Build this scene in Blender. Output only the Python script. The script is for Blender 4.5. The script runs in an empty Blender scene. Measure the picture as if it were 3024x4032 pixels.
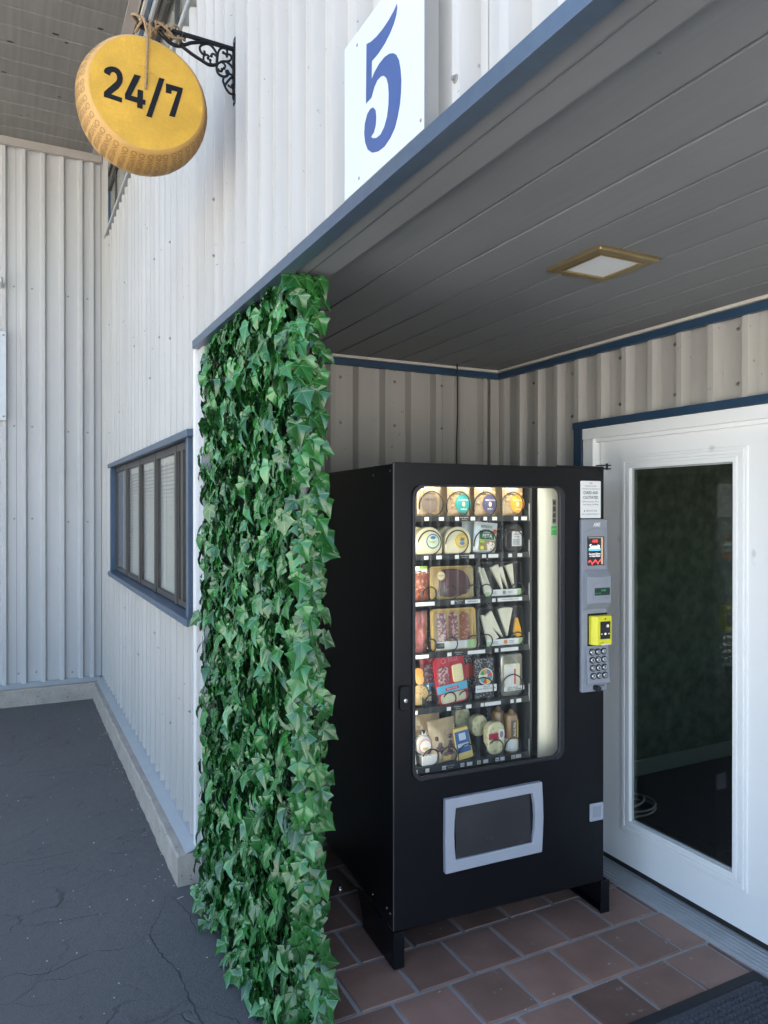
import bpy, bmesh, math, random
from mathutils import Vector, Matrix
R = math.radians
random.seed(7)
S = bpy.context.scene
COL = S.collection

# ------------------------------------------------------------------ camera
cam_data = bpy.data.cameras.new("camera")
cam_data.sensor_fit = 'HORIZONTAL'; cam_data.sensor_width = 36.0
cam_data.lens = 34.607
cam_data.clip_start = 0.05; cam_data.clip_end = 2000
cam = bpy.data.objects.new("camera", cam_data); COL.objects.link(cam)
cam.location = (0, 0, 1.661)
cam.rotation_euler = (R(90 - 0.207), 0, R(-27.0))
S.camera = cam

# ------------------------------------------------------------------ sky, sun, exposure
SUN_DIR = Vector((0.52, 0.10, 0.84)).normalized()      # towards the sun
world = bpy.data.worlds.new("World"); S.world = world; world.use_nodes = True
wn = world.node_tree.nodes; wl = world.node_tree.links
bg = wn['Background']; bg.inputs[1].default_value = 0.102
sky = wn.new('ShaderNodeTexSky'); sky.sky_type = 'NISHITA'; sky.sun_disc = False
sky.sun_elevation = math.asin(SUN_DIR.z)
sky.sun_rotation = math.atan2(SUN_DIR.x, SUN_DIR.y)
sky.air_density = 1.0; sky.dust_density = 1.4; sky.ozone_density = 1.0
wl.new(sky.outputs[0], bg.inputs[0])
sd = bpy.data.lights.new("sun", 'SUN'); sd.energy = 4.8; sd.angle = R(0.5); sd.color = (1.0, 0.95, 0.88)
sun = bpy.data.objects.new("sun", sd); COL.objects.link(sun)
sun.rotation_euler = (-SUN_DIR).to_track_quat('-Z', 'Y').to_euler()
sun.location = SUN_DIR * 20
vs = S.view_settings
vs.view_transform = 'Standard'; vs.look = 'None'; vs.gamma = 1.0; vs.use_curve_mapping = False
vs.exposure = 2.85
S.cycles.max_bounces = 10; S.cycles.transparent_max_bounces = 16
S.cycles.glossy_bounces = 5; S.cycles.diffuse_bounces = 5
S.cycles.use_denoising = True
S.cycles.sample_clamp_indirect = 4.0

# ------------------------------------------------------------------ materials
def M(name, col, rough=0.5, metal=0.0, spec=0.5, var=None, bump=None, rnd=0.0, coat=0.0, streak=None, speck=None, emit=None):
    """procedural principled: var=(scale, amount, detail) colour noise in world space, bump=(scale, strength, dist),
    streak=(sx, sy, sz, amount) stretched noise, speck=(scale, threshold, colour) sparse dirt, rnd = per-object value shift"""
    m = bpy.data.materials.new(name); m.use_nodes = True
    n = m.node_tree.nodes; l = m.node_tree.links; b = n['Principled BSDF']
    b.inputs['Roughness'].default_value = rough; b.inputs['Metallic'].default_value = metal
    b.inputs['Specular IOR Level'].default_value = spec
    if coat: b.inputs['Coat Weight'].default_value = coat; b.inputs['Coat Roughness'].default_value = 0.1
    b.inputs['Base Color'].default_value = (*col, 1)
    geo = n.new('ShaderNodeNewGeometry')
    c = n.new('ShaderNodeRGB'); c.outputs[0].default_value = (*col, 1); cur = c.outputs[0]
    def scale_by(fac_socket, lo, hi):
        nonlocal cur
        mr = n.new('ShaderNodeMapRange'); mr.inputs[3].default_value = lo; mr.inputs[4].default_value = hi
        l.new(fac_socket, mr.inputs[0])
        vm = n.new('ShaderNodeVectorMath'); vm.operation = 'SCALE'
        l.new(cur, vm.inputs[0]); l.new(mr.outputs[0], vm.inputs['Scale']); cur = vm.outputs[0]
    if var:
        t = n.new('ShaderNodeTexNoise'); t.inputs['Scale'].default_value = var[0]; t.inputs['Detail'].default_value = var[2] if len(var) > 2 else 4
        l.new(geo.outputs['Position'], t.inputs['Vector'])
        scale_by(t.outputs[0], 1 - var[1] * 2, 1 + var[1] * 2)
    if streak:
        mp = n.new('ShaderNodeMapping'); mp.inputs['Scale'].default_value = streak[:3]
        l.new(geo.outputs['Position'], mp.inputs['Vector'])
        t = n.new('ShaderNodeTexNoise'); t.inputs['Scale'].default_value = 1.0; t.inputs['Detail'].default_value = 5
        l.new(mp.outputs[0], t.inputs['Vector'])
        scale_by(t.outputs[0], 1 - streak[3] * 2, 1 + streak[3] * 2)
    if rnd:
        oi = n.new('ShaderNodeObjectInfo'); scale_by(oi.outputs['Random'], 1 - rnd, 1 + rnd)
    if speck:
        t = n.new('ShaderNodeTexNoise'); t.inputs['Scale'].default_value = speck[0]; t.inputs['Detail'].default_value = 2
        l.new(geo.outputs['Position'], t.inputs['Vector'])
        mr = n.new('ShaderNodeMapRange'); mr.inputs[1].default_value = speck[1]; mr.inputs[2].default_value = speck[1] + 0.04
        l.new(t.outputs[0], mr.inputs[0])
        mx = n.new('ShaderNodeMix'); mx.data_type = 'RGBA'
        l.new(mr.outputs[0], mx.inputs[0]); l.new(cur, mx.inputs[6]); mx.inputs[7].default_value = (*speck[2], 1); cur = mx.outputs[2]
    l.new(cur, b.inputs['Base Color'])
    if bump:
        t = n.new('ShaderNodeTexNoise'); t.inputs['Scale'].default_value = bump[0]; t.inputs['Detail'].default_value = 6
        l.new(geo.outputs['Position'], t.inputs['Vector'])
        bp = n.new('ShaderNodeBump'); bp.inputs['Strength'].default_value = bump[1]; bp.inputs['Distance'].default_value = bump[2] if len(bump) > 2 else 0.003
        l.new(t.outputs[0], bp.inputs['Height']); l.new(bp.outputs[0], b.inputs['Normal'])
    if emit:
        b.inputs['Emission Color'].default_value = (*emit[0], 1); b.inputs['Emission Strength'].default_value = emit[1]
    return m

def glass(name, tint=(1, 1, 1), ior=1.5, rough=0.0, base=0.0):
    m = bpy.data.materials.new(name); m.use_nodes = True
    n = m.node_tree.nodes; l = m.node_tree.links; n.clear()
    o = n.new('ShaderNodeOutputMaterial'); tr = n.new('ShaderNodeBsdfTransparent'); gl = n.new('ShaderNodeBsdfGlossy')
    tr.inputs[0].default_value = (*tint, 1); gl.inputs['Roughness'].default_value = rough
    fr = n.new('ShaderNodeFresnel'); geo = n.new('ShaderNodeNewGeometry')      # same reflectance on both faces of the thin pane
    mi = n.new('ShaderNodeMapRange'); mi.inputs[3].default_value = ior; mi.inputs[4].default_value = 1.0/ior
    l.new(geo.outputs['Backfacing'], mi.inputs[0]); l.new(mi.outputs[0], fr.inputs[0])
    mx = n.new('ShaderNodeMixShader')
    ad = n.new('ShaderNodeMath'); ad.operation = 'ADD'; ad.inputs[1].default_value = base; ad.use_clamp = True
    l.new(fr.outputs[0], ad.inputs[0]); l.new(ad.outputs[0], mx.inputs[0])
    l.new(tr.outputs[0], mx.inputs[1]); l.new(gl.outputs[0], mx.inputs[2]); l.new(mx.outputs[0], o.inputs[0])
    return m

SIDING = (0.405, 0.388, 0.358)
mt = dict(
 siding=M('siding', SIDING, 0.42, var=(1.7, 0.05), streak=(14, 14, 0.7, 0.10), speck=(48, 0.725, (0.24, 0.21, 0.18)), bump=(3.0, 0.10, 0.006)),
 siding_far=M('siding_far', (0.46, 0.455, 0.445), 0.45, var=(1.3, 0.04), streak=(8, 8, 0.7, 0.05), bump=(2.5, 0.08, 0.006)),
 trim_cream=M('trim_cream', (0.56, 0.53, 0.47), 0.5, var=(5, 0.04)),
 trim_white=M('trim_white', (0.66, 0.65, 0.63), 0.4, var=(4, 0.03)),
 post_grey=M('post_grey', (0.42, 0.42, 0.42), 0.5, var=(6, 0.05)),
 backing=M('backing', (0.02, 0.02, 0.02), 0.9),
 blue=M('blue', (0.020, 0.052, 0.100), 0.42, var=(8, 0.12), bump=(90, 0.12, 0.002)),
 flashing=M('flashing', (0.056, 0.083, 0.122), 0.30, var=(30, 0.10), bump=(160, 0.25, 0.0015), speck=(110, 0.70, (0.05, 0.08, 0.12))),
 flash_grey=M('flash_grey', (0.36, 0.38, 0.38), 0.42, var=(7, 0.05)),
 soffit=M('soffit', (0.176, 0.183, 0.190), 0.52, speck=(28, 0.755, (0.07, 0.07, 0.07)), var=(2.2, 0.06), streak=(60, 2.5, 60, 0.05), rnd=0.05, bump=(40, 0.05, 0.002)),
 soffit_far=M('soffit_far', (0.165, 0.155, 0.14), 0.6, var=(2, 0.06), streak=(40, 1.5, 40, 0.16), rnd=0.06),
 brown_trim=M('brown_trim', (0.33, 0.295, 0.26), 0.5, var=(5, 0.06)),
 concrete=M('concrete', (0.37, 0.325, 0.27), 0.9, var=(9, 0.16, 8), bump=(45, 0.9, 0.006), speck=(60, 0.66, (0.16, 0.13, 0.11))),
 grout=M('grout', (0.37, 0.365, 0.36), 0.85, var=(14, 0.12, 6), bump=(80, 0.5, 0.002)),
 tile=M('tile', (0.235, 0.140, 0.108), 0.45, var=(6, 0.22, 9), rnd=0.34, bump=(30, 0.35, 0.002), speck=(26, 0.66, (0.26, 0.20, 0.18))),
 white_paint=M('white_paint', (0.86, 0.86, 0.85), 0.34, speck=(7, 0.735, (0.66, 0.66, 0.67)), var=(2, 0.02), bump=(12, 0.03, 0.002)),
 dark_rubber=M('dark_rubber', (0.018, 0.017, 0.016), 0.6),
 bronze=M('bronze', (0.040, 0.035, 0.030), 0.42, var=(20, 0.12)),
 blind=M('blind', (0.72, 0.67, 0.55), 0.5, var=(3, 0.04)),
 screen_grey=M('screen_grey', (0.40, 0.38, 0.40), 0.8, var=(6, 0.08)),
 alu=M('alu', (0.55, 0.55, 0.57), 0.33, 0.9, var=(12, 0.06)),
 alu_dull=M('alu_dull', (0.50, 0.51, 0.53), 0.40, 0.45, var=(12, 0.10)),
 screw=M('screw', (0.26, 0.24, 0.22), 0.45, 0.5),
 iron=M('iron', (0.006, 0.006, 0.007), 0.5, spec=0.25, var=(60, 0.2)),
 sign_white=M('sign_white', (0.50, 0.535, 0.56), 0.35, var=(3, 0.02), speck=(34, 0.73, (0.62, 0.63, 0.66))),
 sign_blue=M('sign_blue', (0.042, 0.078, 0.205), 0.4, var=(6, 0.05)),
 black=M('black', (0.0045, 0.005, 0.0070), 0.36, spec=0.30, var=(5, 0.08), bump=(420, 0.10, 0.0008)),
 black_in=M('black_in', (0.010, 0.010, 0.011), 0.6, spec=0.3),
 gasket=M('gasket', (0.018, 0.019, 0.024), 0.45),
 wire=M('wire', (0.008, 0.008, 0.008), 0.35),
 tray=M('tray', (0.014, 0.015, 0.017), 0.45),
 panel_grey=M('panel_grey', (0.275, 0.295, 0.34), 0.5, var=(10, 0.03), bump=(500, 0.08, 0.0006)),
 bin_grey=M('bin_grey', (0.36, 0.38, 0.435), 0.5, var=(10, 0.03), bump=(500, 0.08, 0.0006)),
 flap=M('flap', (0.026, 0.026, 0.030), 0.45, var=(9, 0.25, 6), speck=(20, 0.68, (0.05, 0.045, 0.045))),
 led_wall=M('led_wall', (0.50, 0.50, 0.45), 0.5, var=(2, 0.02)),
 paper=M('paper', (0.80, 0.80, 0.80), 0.55),
 ink=M('ink', (0.03, 0.03, 0.035), 0.6),
 chrome=M('chrome', (0.65, 0.66, 0.68), 0.2, 1.0),
 yellow=M('yellow', (0.78, 0.72, 0.03), 0.38),
 brass=M('brass', (0.36, 0.275, 0.14), 0.38, 0.85, var=(9, 0.06)),
 lens=M('lens', (0.66, 0.69, 0.70), 0.45, bump=(150, 0.2, 0.001)),
 mat_rubber=M('mat_rubber', (0.022, 0.023, 0.026), 0.7, var=(30, 0.2), bump=(90, 0.3, 0.002)),
 mat_pile=M('mat_pile', (0.080, 0.086, 0.098), 0.95, var=(160, 0.35), bump=(300, 1.0, 0.004)),
 wallpaper=M('wallpaper', (0.085, 0.105, 0.075), 0.85, var=(14, 0.42, 8), streak=(22, 22, 22, 0.15)),
 baseboard=M('baseboard', (0.17, 0.19, 0.16), 0.6),
 carpet=M('carpet', (0.035, 0.032, 0.035), 0.95, var=(120, 0.2)),
 room=M('room', (0.30, 0.30, 0.27), 0.9),
 cable=M('cable', (0.008, 0.008, 0.009), 0.4),
 cable_white=M('cable_white', (0.30, 0.30, 0.28), 0.5),
 rope=M('rope', (0.30, 0.20, 0.105), 0.9, var=(180, 0.28, 3), bump=(400, 0.8, 0.002)),
 cheese_face=M('cheese_face', (0.50, 0.285, 0.034), 0.55, spec=0.3, var=(9, 0.16, 6), streak=(160, 160, 160, 0.08), bump=(220, 0.35, 0.001), speck=(6, 0.64, (0.76, 0.36, 0.04))),
 cheese_rind=M('cheese_rind', (0.44, 0.25, 0.075), 0.5, spec=0.3, var=(6, 0.10, 5), streak=(70, 70, 70, 0.05), bump=(120, 0.25, 0.0015)),
 cheese_print=M('cheese_print', (0.27, 0.145, 0.045), 0.6),
 black_print=M('black_print', (0.008, 0.009, 0.012), 0.7, spec=0.15),
 glass=glass('glass', (0.96, 0.98, 0.975), 1.5, base=0.035),
 door_glass=glass('door_glass', (0.90, 0.95, 0.90), 1.45),
 window_glass=glass('window_glass', (0.94, 0.95, 0.94), 1.4),
 film=glass('film', (0.96, 0.96, 0.95), 1.4, 0.12, 0.03),
)

# asphalt: sealed, bluish black, fine relief, wavy hairline cracks that run across
def asphalt_material():
    m = bpy.data.materials.new('asphalt'); m.use_nodes = True
    n = m.node_tree.nodes; l = m.node_tree.links; b = n['Principled BSDF']
    b.inputs['Roughness'].default_value = 0.62; b.inputs['Specular IOR Level'].default_value = 0.45
    geo = n.new('ShaderNodeNewGeometry')
    def noise(scale, detail=6, mapscale=None, src=None):
        s = src or geo.outputs['Position']
        if mapscale:
            mp = n.new('ShaderNodeMapping'); mp.inputs['Scale'].default_value = mapscale; l.new(s, mp.inputs['Vector']); s = mp.outputs[0]
        t = n.new('ShaderNodeTexNoise'); t.inputs['Scale'].default_value = scale; t.inputs['Detail'].default_value = detail
        l.new(s, t.inputs['Vector']); return t
    big = noise(0.9, 5); fine = noise(210, 3); mid = noise(16, 6)
    # crack network: stretched voronoi edges, distorted by noise
    warp = noise(5, 4)
    vm = n.new('ShaderNodeVectorMath'); vm.operation = 'MULTIPLY_ADD'
    vm.inputs[1].default_value = (0.30, 0.30, 0.0); l.new(warp.outputs['Color'], vm.inputs[0]); l.new(geo.outputs['Position'], vm.inputs[2])
    mp = n.new('ShaderNodeMapping'); mp.inputs['Scale'].default_value = (2.0, 6.5, 1); l.new(vm.outputs[0], mp.inputs['Vector'])
    vo = n.new('ShaderNodeTexVoronoi'); vo.feature = 'DISTANCE_TO_EDGE'; vo.inputs['Scale'].default_value = 1.0; l.new(mp.outputs[0], vo.inputs['Vector'])
    cr = n.new('ShaderNodeMapRange'); cr.inputs[1].default_value = 0.0; cr.inputs[2].default_value = 0.026; cr.inputs[3].default_value = 1; cr.inputs[4].default_value = 0
    l.new(vo.outputs['Distance'], cr.inputs[0])
    mk = n.new('ShaderNodeMapRange'); mk.inputs[1].default_value = 0.46; mk.inputs[2].default_value = 0.70; l.new(noise(2.3, 4).outputs[0], mk.inputs[0])
    ck = n.new('ShaderNodeMath'); ck.operation = 'MULTIPLY'; l.new(cr.outputs[0], ck.inputs[0]); l.new(mk.outputs[0], ck.inputs[1])
    ramp = n.new('ShaderNodeMapRange'); ramp.inputs[3].default_value = 0.75; ramp.inputs[4].default_value = 1.25; l.new(big.outputs[0], ramp.inputs[0])
    r2 = n.new('ShaderNodeMapRange'); r2.inputs[3].default_value = 0.35; r2.inputs[4].default_value = 1.65; l.new(fine.outputs[0], r2.inputs[0])
    mu = n.new('ShaderNodeMath'); mu.operation = 'MULTIPLY'; l.new(ramp.outputs[0], mu.inputs[0]); l.new(r2.outputs[0], mu.inputs[1])
    sc = n.new('ShaderNodeVectorMath'); sc.operation = 'SCALE'; sc.inputs[0].default_value = (0.106, 0.102, 0.098); l.new(mu.outputs[0], sc.inputs['Scale'])
    mx = n.new('ShaderNodeMix'); mx.data_type = 'RGBA'; mx.inputs[7].default_value = (0.042, 0.042, 0.044, 1)
    l.new(ck.outputs[0], mx.inputs[0]); l.new(sc.outputs[0], mx.inputs[6]); l.new(mx.outputs[2], b.inputs['Base Color'])
    h1 = n.new('ShaderNodeMath'); h1.operation = 'MULTIPLY_ADD'; h1.inputs[1].default_value = -1.6; l.new(ck.outputs[0], h1.inputs[0]); l.new(mid.outputs[0], h1.inputs[2])
    h2 = n.new('ShaderNodeMath'); h2.operation = 'MULTIPLY_ADD'; h2.inputs[1].default_value = 0.5; l.new(fine.outputs[0], h2.inputs[0]); l.new(h1.outputs[0], h2.inputs[2])
    bp = n.new('ShaderNodeBump'); bp.inputs['Strength'].default_value = 0.8; bp.inputs['Distance'].default_value = 0.005
    l.new(h2.outputs[0], bp.inputs['Height']); l.new(bp.outputs[0], b.inputs['Normal'])
    return m
mt['asphalt'] = asphalt_material()

def leaf_material():
    m = bpy.data.materials.new('leaf'); m.use_nodes = True
    n = m.node_tree.nodes; l = m.node_tree.links; b = n['Principled BSDF']
    b.inputs['Roughness'].default_value = 0.26; b.inputs['Specular IOR Level'].default_value = 0.65
    at = n.new('ShaderNodeAttribute'); at.attribute_name = 'tint'
    ve = n.new('ShaderNodeAttribute'); ve.attribute_name = 'vein'
    rp = n.new('ShaderNodeValToRGB'); e = rp.color_ramp.elements
    e[0].position = 0.0; e[0].color = (0.010, 0.068, 0.013, 1); e[1].position = 1.0; e[1].color = (0.16, 0.30, 0.14, 1)
    k = e.new(0.45); k.color = (0.024, 0.140, 0.024, 1)
    k = e.new(0.8); k.color = (0.066, 0.225, 0.062, 1)
    l.new(at.outputs['Fac'], rp.inputs[0])
    vr = n.new('ShaderNodeMapRange'); vr.inputs[1].default_value = 0.84; vr.inputs[2].default_value = 0.97; vr.inputs[4].default_value = 0.42; l.new(ve.outputs['Fac'], vr.inputs[0])
    vx = n.new('ShaderNodeMix'); vx.data_type = 'RGBA'; vx.inputs[7].default_value = (0.20, 0.33, 0.15, 1)
    l.new(vr.outputs[0], vx.inputs[0]); l.new(rp.outputs[0], vx.inputs[6]); l.new(vx.outputs[2], b.inputs['Base Color'])
    b.inputs['Subsurface Weight'].default_value = 0.0
    return m
mt['leaf'] = leaf_material()
mt['lattice'] = M('lattice', (0.025, 0.13, 0.075), 0.35)
mt['stem'] = M('stem', (0.02, 0.06, 0.025), 0.5)
mt['clip'] = M('clip', (0.05, 0.38, 0.26), 0.4)

# ------------------------------------------------------------------ mesh helpers
class MB:
    def __init__(s): s.v = []; s.f = []
    def add(s, vs_, fs_):
        o = len(s.v); s.v += [tuple(p) for p in vs_]; s.f += [tuple(i + o for i in f) for f in fs_]; return s
    def box(s, x0, x1, y0, y1, z0, z1):
        return s.add([(x0,y0,z0),(x1,y0,z0),(x1,y1,z0),(x0,y1,z0),(x0,y0,z1),(x1,y0,z1),(x1,y1,z1),(x0,y1,z1)],
                     [(3,2,1,0),(4,5,6,7),(0,1,5,4),(1,2,6,5),(2,3,7,6),(3,0,4,7)])
    def prism(s, poly, a0, a1, axis='y'):
        """extrude a 2D outline along an axis; outline is (x,z) for y, (y,z) for x, (x,y) for z"""
        def P(p, a): return (p[0], a, p[1]) if axis == 'y' else ((a, p[0], p[1]) if axis == 'x' else (p[0], p[1], a))
        n = len(poly)
        return s.add([P(p, a0) for p in poly] + [P(p, a1) for p in poly],
                     [tuple(range(n)), tuple(range(2*n-1, n-1, -1))] + [(i, i+n, (i+1) % n + n, (i+1) % n) for i in range(n)])
    def ring(s, outer, inner, a0, a1, axis='y'):
        """frame between two outlines with the same point count"""
        def P(p, a): return (p[0], a, p[1]) if axis == 'y' else ((a, p[0], p[1]) if axis == 'x' else (p[0], p[1], a))
        n = len(outer); vs_ = [P(p, a) for a in (a0, a1) for ring in (outer, inner) for p in ring]
        fs_ = []
        for i in range(n):
            j = (i+1) % n
            fs_ += [(i, j, n+j, n+i), (2*n+i, 3*n+i, 3*n+j, 2*n+j), (i, 2*n+i, 2*n+j, j), (n+i, n+j, 3*n+j, 3*n+i)]
        return s.add(vs_, fs_)
    def tube(s, path, r, n=8, closed=False, flat=1.0):
        path = [Vector(p) for p in path]; k = len(path); rs = r if isinstance(r, (list, tuple)) else [r]*k
        base = len(s.v); prev = None
        for i, p in enumerate(path):
            t = (path[(i+1) % k] - path[i-1]) if closed else (path[min(i+1, k-1)] - path[max(i-1, 0)])
            t.normalize()
            if prev is None:
                a = Vector((0,0,1)) if abs(t.z) < 0.9 else Vector((1,0,0)); u = t.cross(a).normalized()
            else:
                u = (prev - t*prev.dot(t)).normalized()
            prev = u; w = t.cross(u)
            for j in range(n):
                an = 2*math.pi*j/n; s.v.append(tuple(p + (u*math.cos(an) + w*math.sin(an)*flat)*rs[i]))
        for i in range(k if closed else k-1):
            for j in range(n):
                a = base + i*n + j; b = base + i*n + (j+1) % n; i2 = (i+1) % k
                s.f.append((a, b, base + i2*n + (j+1) % n, base + i2*n + j))
        if not closed:
            s.f.append(tuple(base + j for j in range(n-1, -1, -1))); s.f.append(tuple(base + (k-1)*n + j for j in range(n)))
        return s
    def lathe(s, prof, c, axis='z', n=32):
        """profile of (radius, height) turned about an axis through c"""
        base = len(s.v); k = len(prof)
        for r, h in prof:
            for j in range(n):
                a = 2*math.pi*j/n; x, y = r*math.cos(a), r*math.sin(a)
                s.v.append((c[0]+x, c[1]+y, c[2]+h) if axis == 'z' else ((c[0]+x, c[1]+h, c[2]+y) if axis == 'y' else (c[0]+h, c[1]+x, c[2]+y)))
        for i in range(k-1):
            for j in range(n): s.f.append((base+i*n+j, base+i*n+(j+1) % n, base+(i+1)*n+(j+1) % n, base+(i+1)*n+j))
        if prof[0][0] > 1e-6: s.f.append(tuple(base+j for j in range(n)))
        if prof[-1][0] > 1e-6: s.f.append(tuple(base+(k-1)*n+j for j in range(n-1, -1, -1)))
        return s
    def ball(s, c, r, n=10, k=6):
        rx, ry, rz = r if isinstance(r, (tuple, list)) else (r, r, r); base = len(s.v)
        for i in range(k+1):
            t = math.pi*i/k
            for j in range(n):
                a = 2*math.pi*j/n; s.v.append((c[0]+rx*math.sin(t)*math.cos(a), c[1]+ry*math.sin(t)*math.sin(a), c[2]+rz*math.cos(t)))
        for i in range(k):
            for j in range(n): s.f.append((base+i*n+j, base+(i+1)*n+j, base+(i+1)*n+(j+1) % n, base+i*n+(j+1) % n))
        return s
    def pillow(s, w, h, t, y=0.0, nx=12, nz=14, seal=0.10, wob=0.0, z=0.0, cx=0.0):
        """sealed bag standing up: front and back sheets, flat seal at the top"""
        rr = random.Random(int(w*1e5)+int(h*1e4)); ph = [rr.uniform(0, 6) for _ in range(4)]; base = len(s.v)
        for side in (-1, 1):
            for j in range(nz+1):
                q = j/nz
                for i in range(nx+1):
                    p = i/nx*2-1
                    e = (1-p**4) * (1 if q < 1-seal else 0.0) * (min(1, q/0.08+0.5)) * (1-max(0, (q-0.55))*1.1)
                    d = side*t*0.5*max(e, 0.02) + wob*t*math.sin(5*p+ph[0]+3*q)*math.cos(7*q+ph[1])*e*0.5*side
                    s.v.append((cx+p*w/2*(1-0.03*math.sin(3*q+ph[2])), y+d, z+q*h))
        m = (nx+1)*(nz+1)
        for sd_ in (0, 1):
            for j in range(nz):
                for i in range(nx):
                    a = base+sd_*m+j*(nx+1)+i; q = (a, a+1, a+nx+2, a+nx+1); s.f.append(q if sd_ == 0 else q[::-1])
        return s
    def xform(s, mtx):
        s.v = [tuple(mtx @ Vector(p)) for p in s.v]; return s
    def build(s, name, mat, parent=None, smooth=False, bevel=0.0, loc=None):
        me = bpy.data.meshes.new(name); me.from_pydata(s.v, [], s.f); me.validate(); 
        bm = bmesh.new(); bm.from_mesh(me); bmesh.ops.recalc_face_normals(bm, faces=bm.faces); bm.to_mesh(me); bm.free()
        o = bpy.data.objects.new(name, me); COL.objects.link(o)
        me.materials.append(mt[mat] if isinstance(mat, str) else mat)
        if smooth:
            me.shade_smooth()
            if smooth != True: me.set_sharp_from_angle(angle=R(smooth))
        if bevel:
            b = o.modifiers.new('bevel', 'BEVEL'); b.width = bevel; b.segments = 2; b.limit_method = 'ANGLE'; b.angle_limit = R(40)
        if parent is not None: o.parent = parent
        if loc: o.location = loc
        return o

def rrect(x0, x1, z0, z1, r, n=6):
    pts = []
    for cx, cz, a0 in ((x1-r, z1-r, 0), (x0+r, z1-r, 90), (x0+r, z0+r, 180), (x1-r, z0+r, 270)):
        for k in range(n+1):
            a = R(a0+90*k/n); pts.append((cx+r*math.cos(a), cz+r*math.sin(a)))
    return pts
def ellipse(cx, cz, rx, rz, n=28): return [(cx+rx*math.cos(2*math.pi*k/n), cz+rz*math.sin(2*math.pi*k/n)) for k in range(n)]
def tag(o, label=None, cat=None, group=None, kind=None):
    if label: o['label'] = label
    if cat: o['category'] = cat
    if group: o['group'] = group
    if kind: o['kind'] = kind
    return o
def empty(name, loc=(0,0,0), rz=0.0, parent=None):
    o = bpy.data.objects.new(name, None); COL.objects.link(o); o.location = loc; o.rotation_euler = (0,0,rz); o.empty_display_size = 0.05
    if parent is not None: o.parent = parent
    return o
def smoothpath(pts, n=6):
    """catmull-rom through points"""
    P = [Vector(p) for p in pts]; out = []
    for i in range(len(P)-1):
        a, b, c, d = P[max(i-1,0)], P[i], P[i+1], P[min(i+2,len(P)-1)]
        for k in range(n):
            t = k/n; out.append(0.5*((2*b)+(c-a)*t+(2*a-5*b+4*c-d)*t*t+(3*b-a-3*c+d)*t**3))
    out.append(P[-1]); return out

_tc = {}
def text_verts(body, size=1.0, bold=0.0, shear=0.0):
    key = (body, bold, shear)
    if key not in _tc:
        cu = bpy.data.curves.new('tmp', 'FONT'); cu.body = body; cu.size = 1.0; cu.align_x = 'CENTER'; cu.align_y = 'CENTER'
        cu.resolution_u = 3; cu.offset = bold; cu.shear = shear; cu.fill_mode = 'FRONT' if hasattr(cu, 'fill_mode') else cu.fill_mode
        ob = bpy.data.objects.new('tmp', cu); COL.objects.link(ob)
        dg = bpy.context.evaluated_depsgraph_get(); me = bpy.data.meshes.new_from_object(ob.evaluated_get(dg))
        _tc[key] = ([tuple(v.co) for v in me.vertices], [tuple(p.vertices) for p in me.polygons])
        bpy.data.objects.remove(ob); bpy.data.curves.remove(cu); bpy.data.meshes.remove(me)
    v, f = _tc[key]; return [(p[0]*size, p[1]*size) for p in v], f
def text_w(body, bold=0.0):
    v, f = text_verts(body, 1.0, bold); xs = [p[0] for p in v] or [0]; return max(xs)-min(xs)
def put_text(mb, body, x, z, size=None, y=0.0, width=None, bold=0.0, rot=0.0, shear=0.0, sx=1.0):
    """flat lettering in the x-z plane, facing -y"""
    if width: 
        w1 = text_w(body, bold); size = size or width/w1; sx = width/(w1*size)
    v, f = text_verts(body, size, bold, shear); c, s_ = math.cos(rot), math.sin(rot)
    return mb.add([(x+(p[0]*sx)*c-p[1]*s_, y, z+(p[0]*sx)*s_+p[1]*c) for p in v], f)

# ================================================================== THE SETTING
# ------------------------------------------------------------------ ground
mb = MB(); N = 60
xs = [-400, -120, -40, -12] + [-6 + i*0.25 for i in range(29)] + [1.2, 3, 12, 40, 120, 400]
ys = [-400, -120, -40, -12, -4, -1] + [0 + i*0.25 for i in range(32)] + [9, 12, 40, 120, 400]
def gz(x, y):
    if x < -6.1 or x > 1.1 or y < -0.1 or y > 7.9: return -0.006
    return -0.006 + 0.004*math.sin(1.7*x+0.6*y)*math.cos(1.1*y-0.4*x) - 0.004
vv = [(x, y, gz(x, y)) for y in ys for x in xs]; nx = len(xs)
mb.add(vv, [(j*nx+i, j*nx+i+1, (j+1)*nx+i+1, (j+1)*nx+i) for j in range(len(ys)-1) for i in range(nx-1)])
asphalt = mb.build('asphalt_ground', 'asphalt', smooth=True); tag(asphalt, 'dark sealed asphalt with fine wavy cracks', kind='structure')
# cracks broken through the seal coat by the kerb end
rc = random.Random(3)
def crack(pts, w0):
    P = smoothpath([(x, y, 0) for x, y in pts], 10); mb = MB(); L_, R_ = [], []
    for i, p in enumerate(P):
        t = (P[min(i+1, len(P)-1)]-P[max(i-1, 0)]).normalized(); n_ = Vector((-t.y, t.x, 0)); j = n_*rc.uniform(-.005, .005)
        w = w0*(0.25+rc.uniform(.2, 1.0))*math.sin(math.pi*min(1, (i+0.7)/(len(P)+.4)))
        for lst, sgn in ((L_, 1), (R_, -1)): q = p+j+n_*w*sgn; lst.append((q.x, q.y, gz(q.x, q.y)+0.0006))
    n_ = len(P); mb.add(L_+R_, [(i, i+1, n_+i+1, n_+i) for i in range(n_-1)]); mb.build('crack', M('crack_dark', (0.048, 0.047, 0.046), 0.95) if 'crack_dark' not in bpy.data.materials else bpy.data.materials['crack_dark'], asphalt)
crack([(0.62, 3.30), (0.55, 3.12), (0.50, 3.02), (0.50, 2.90), (0.545, 2.70), (0.555, 2.45), (0.575, 2.2), (0.60, 2.0), (0.655, 1.8)], 0.0035)
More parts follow.
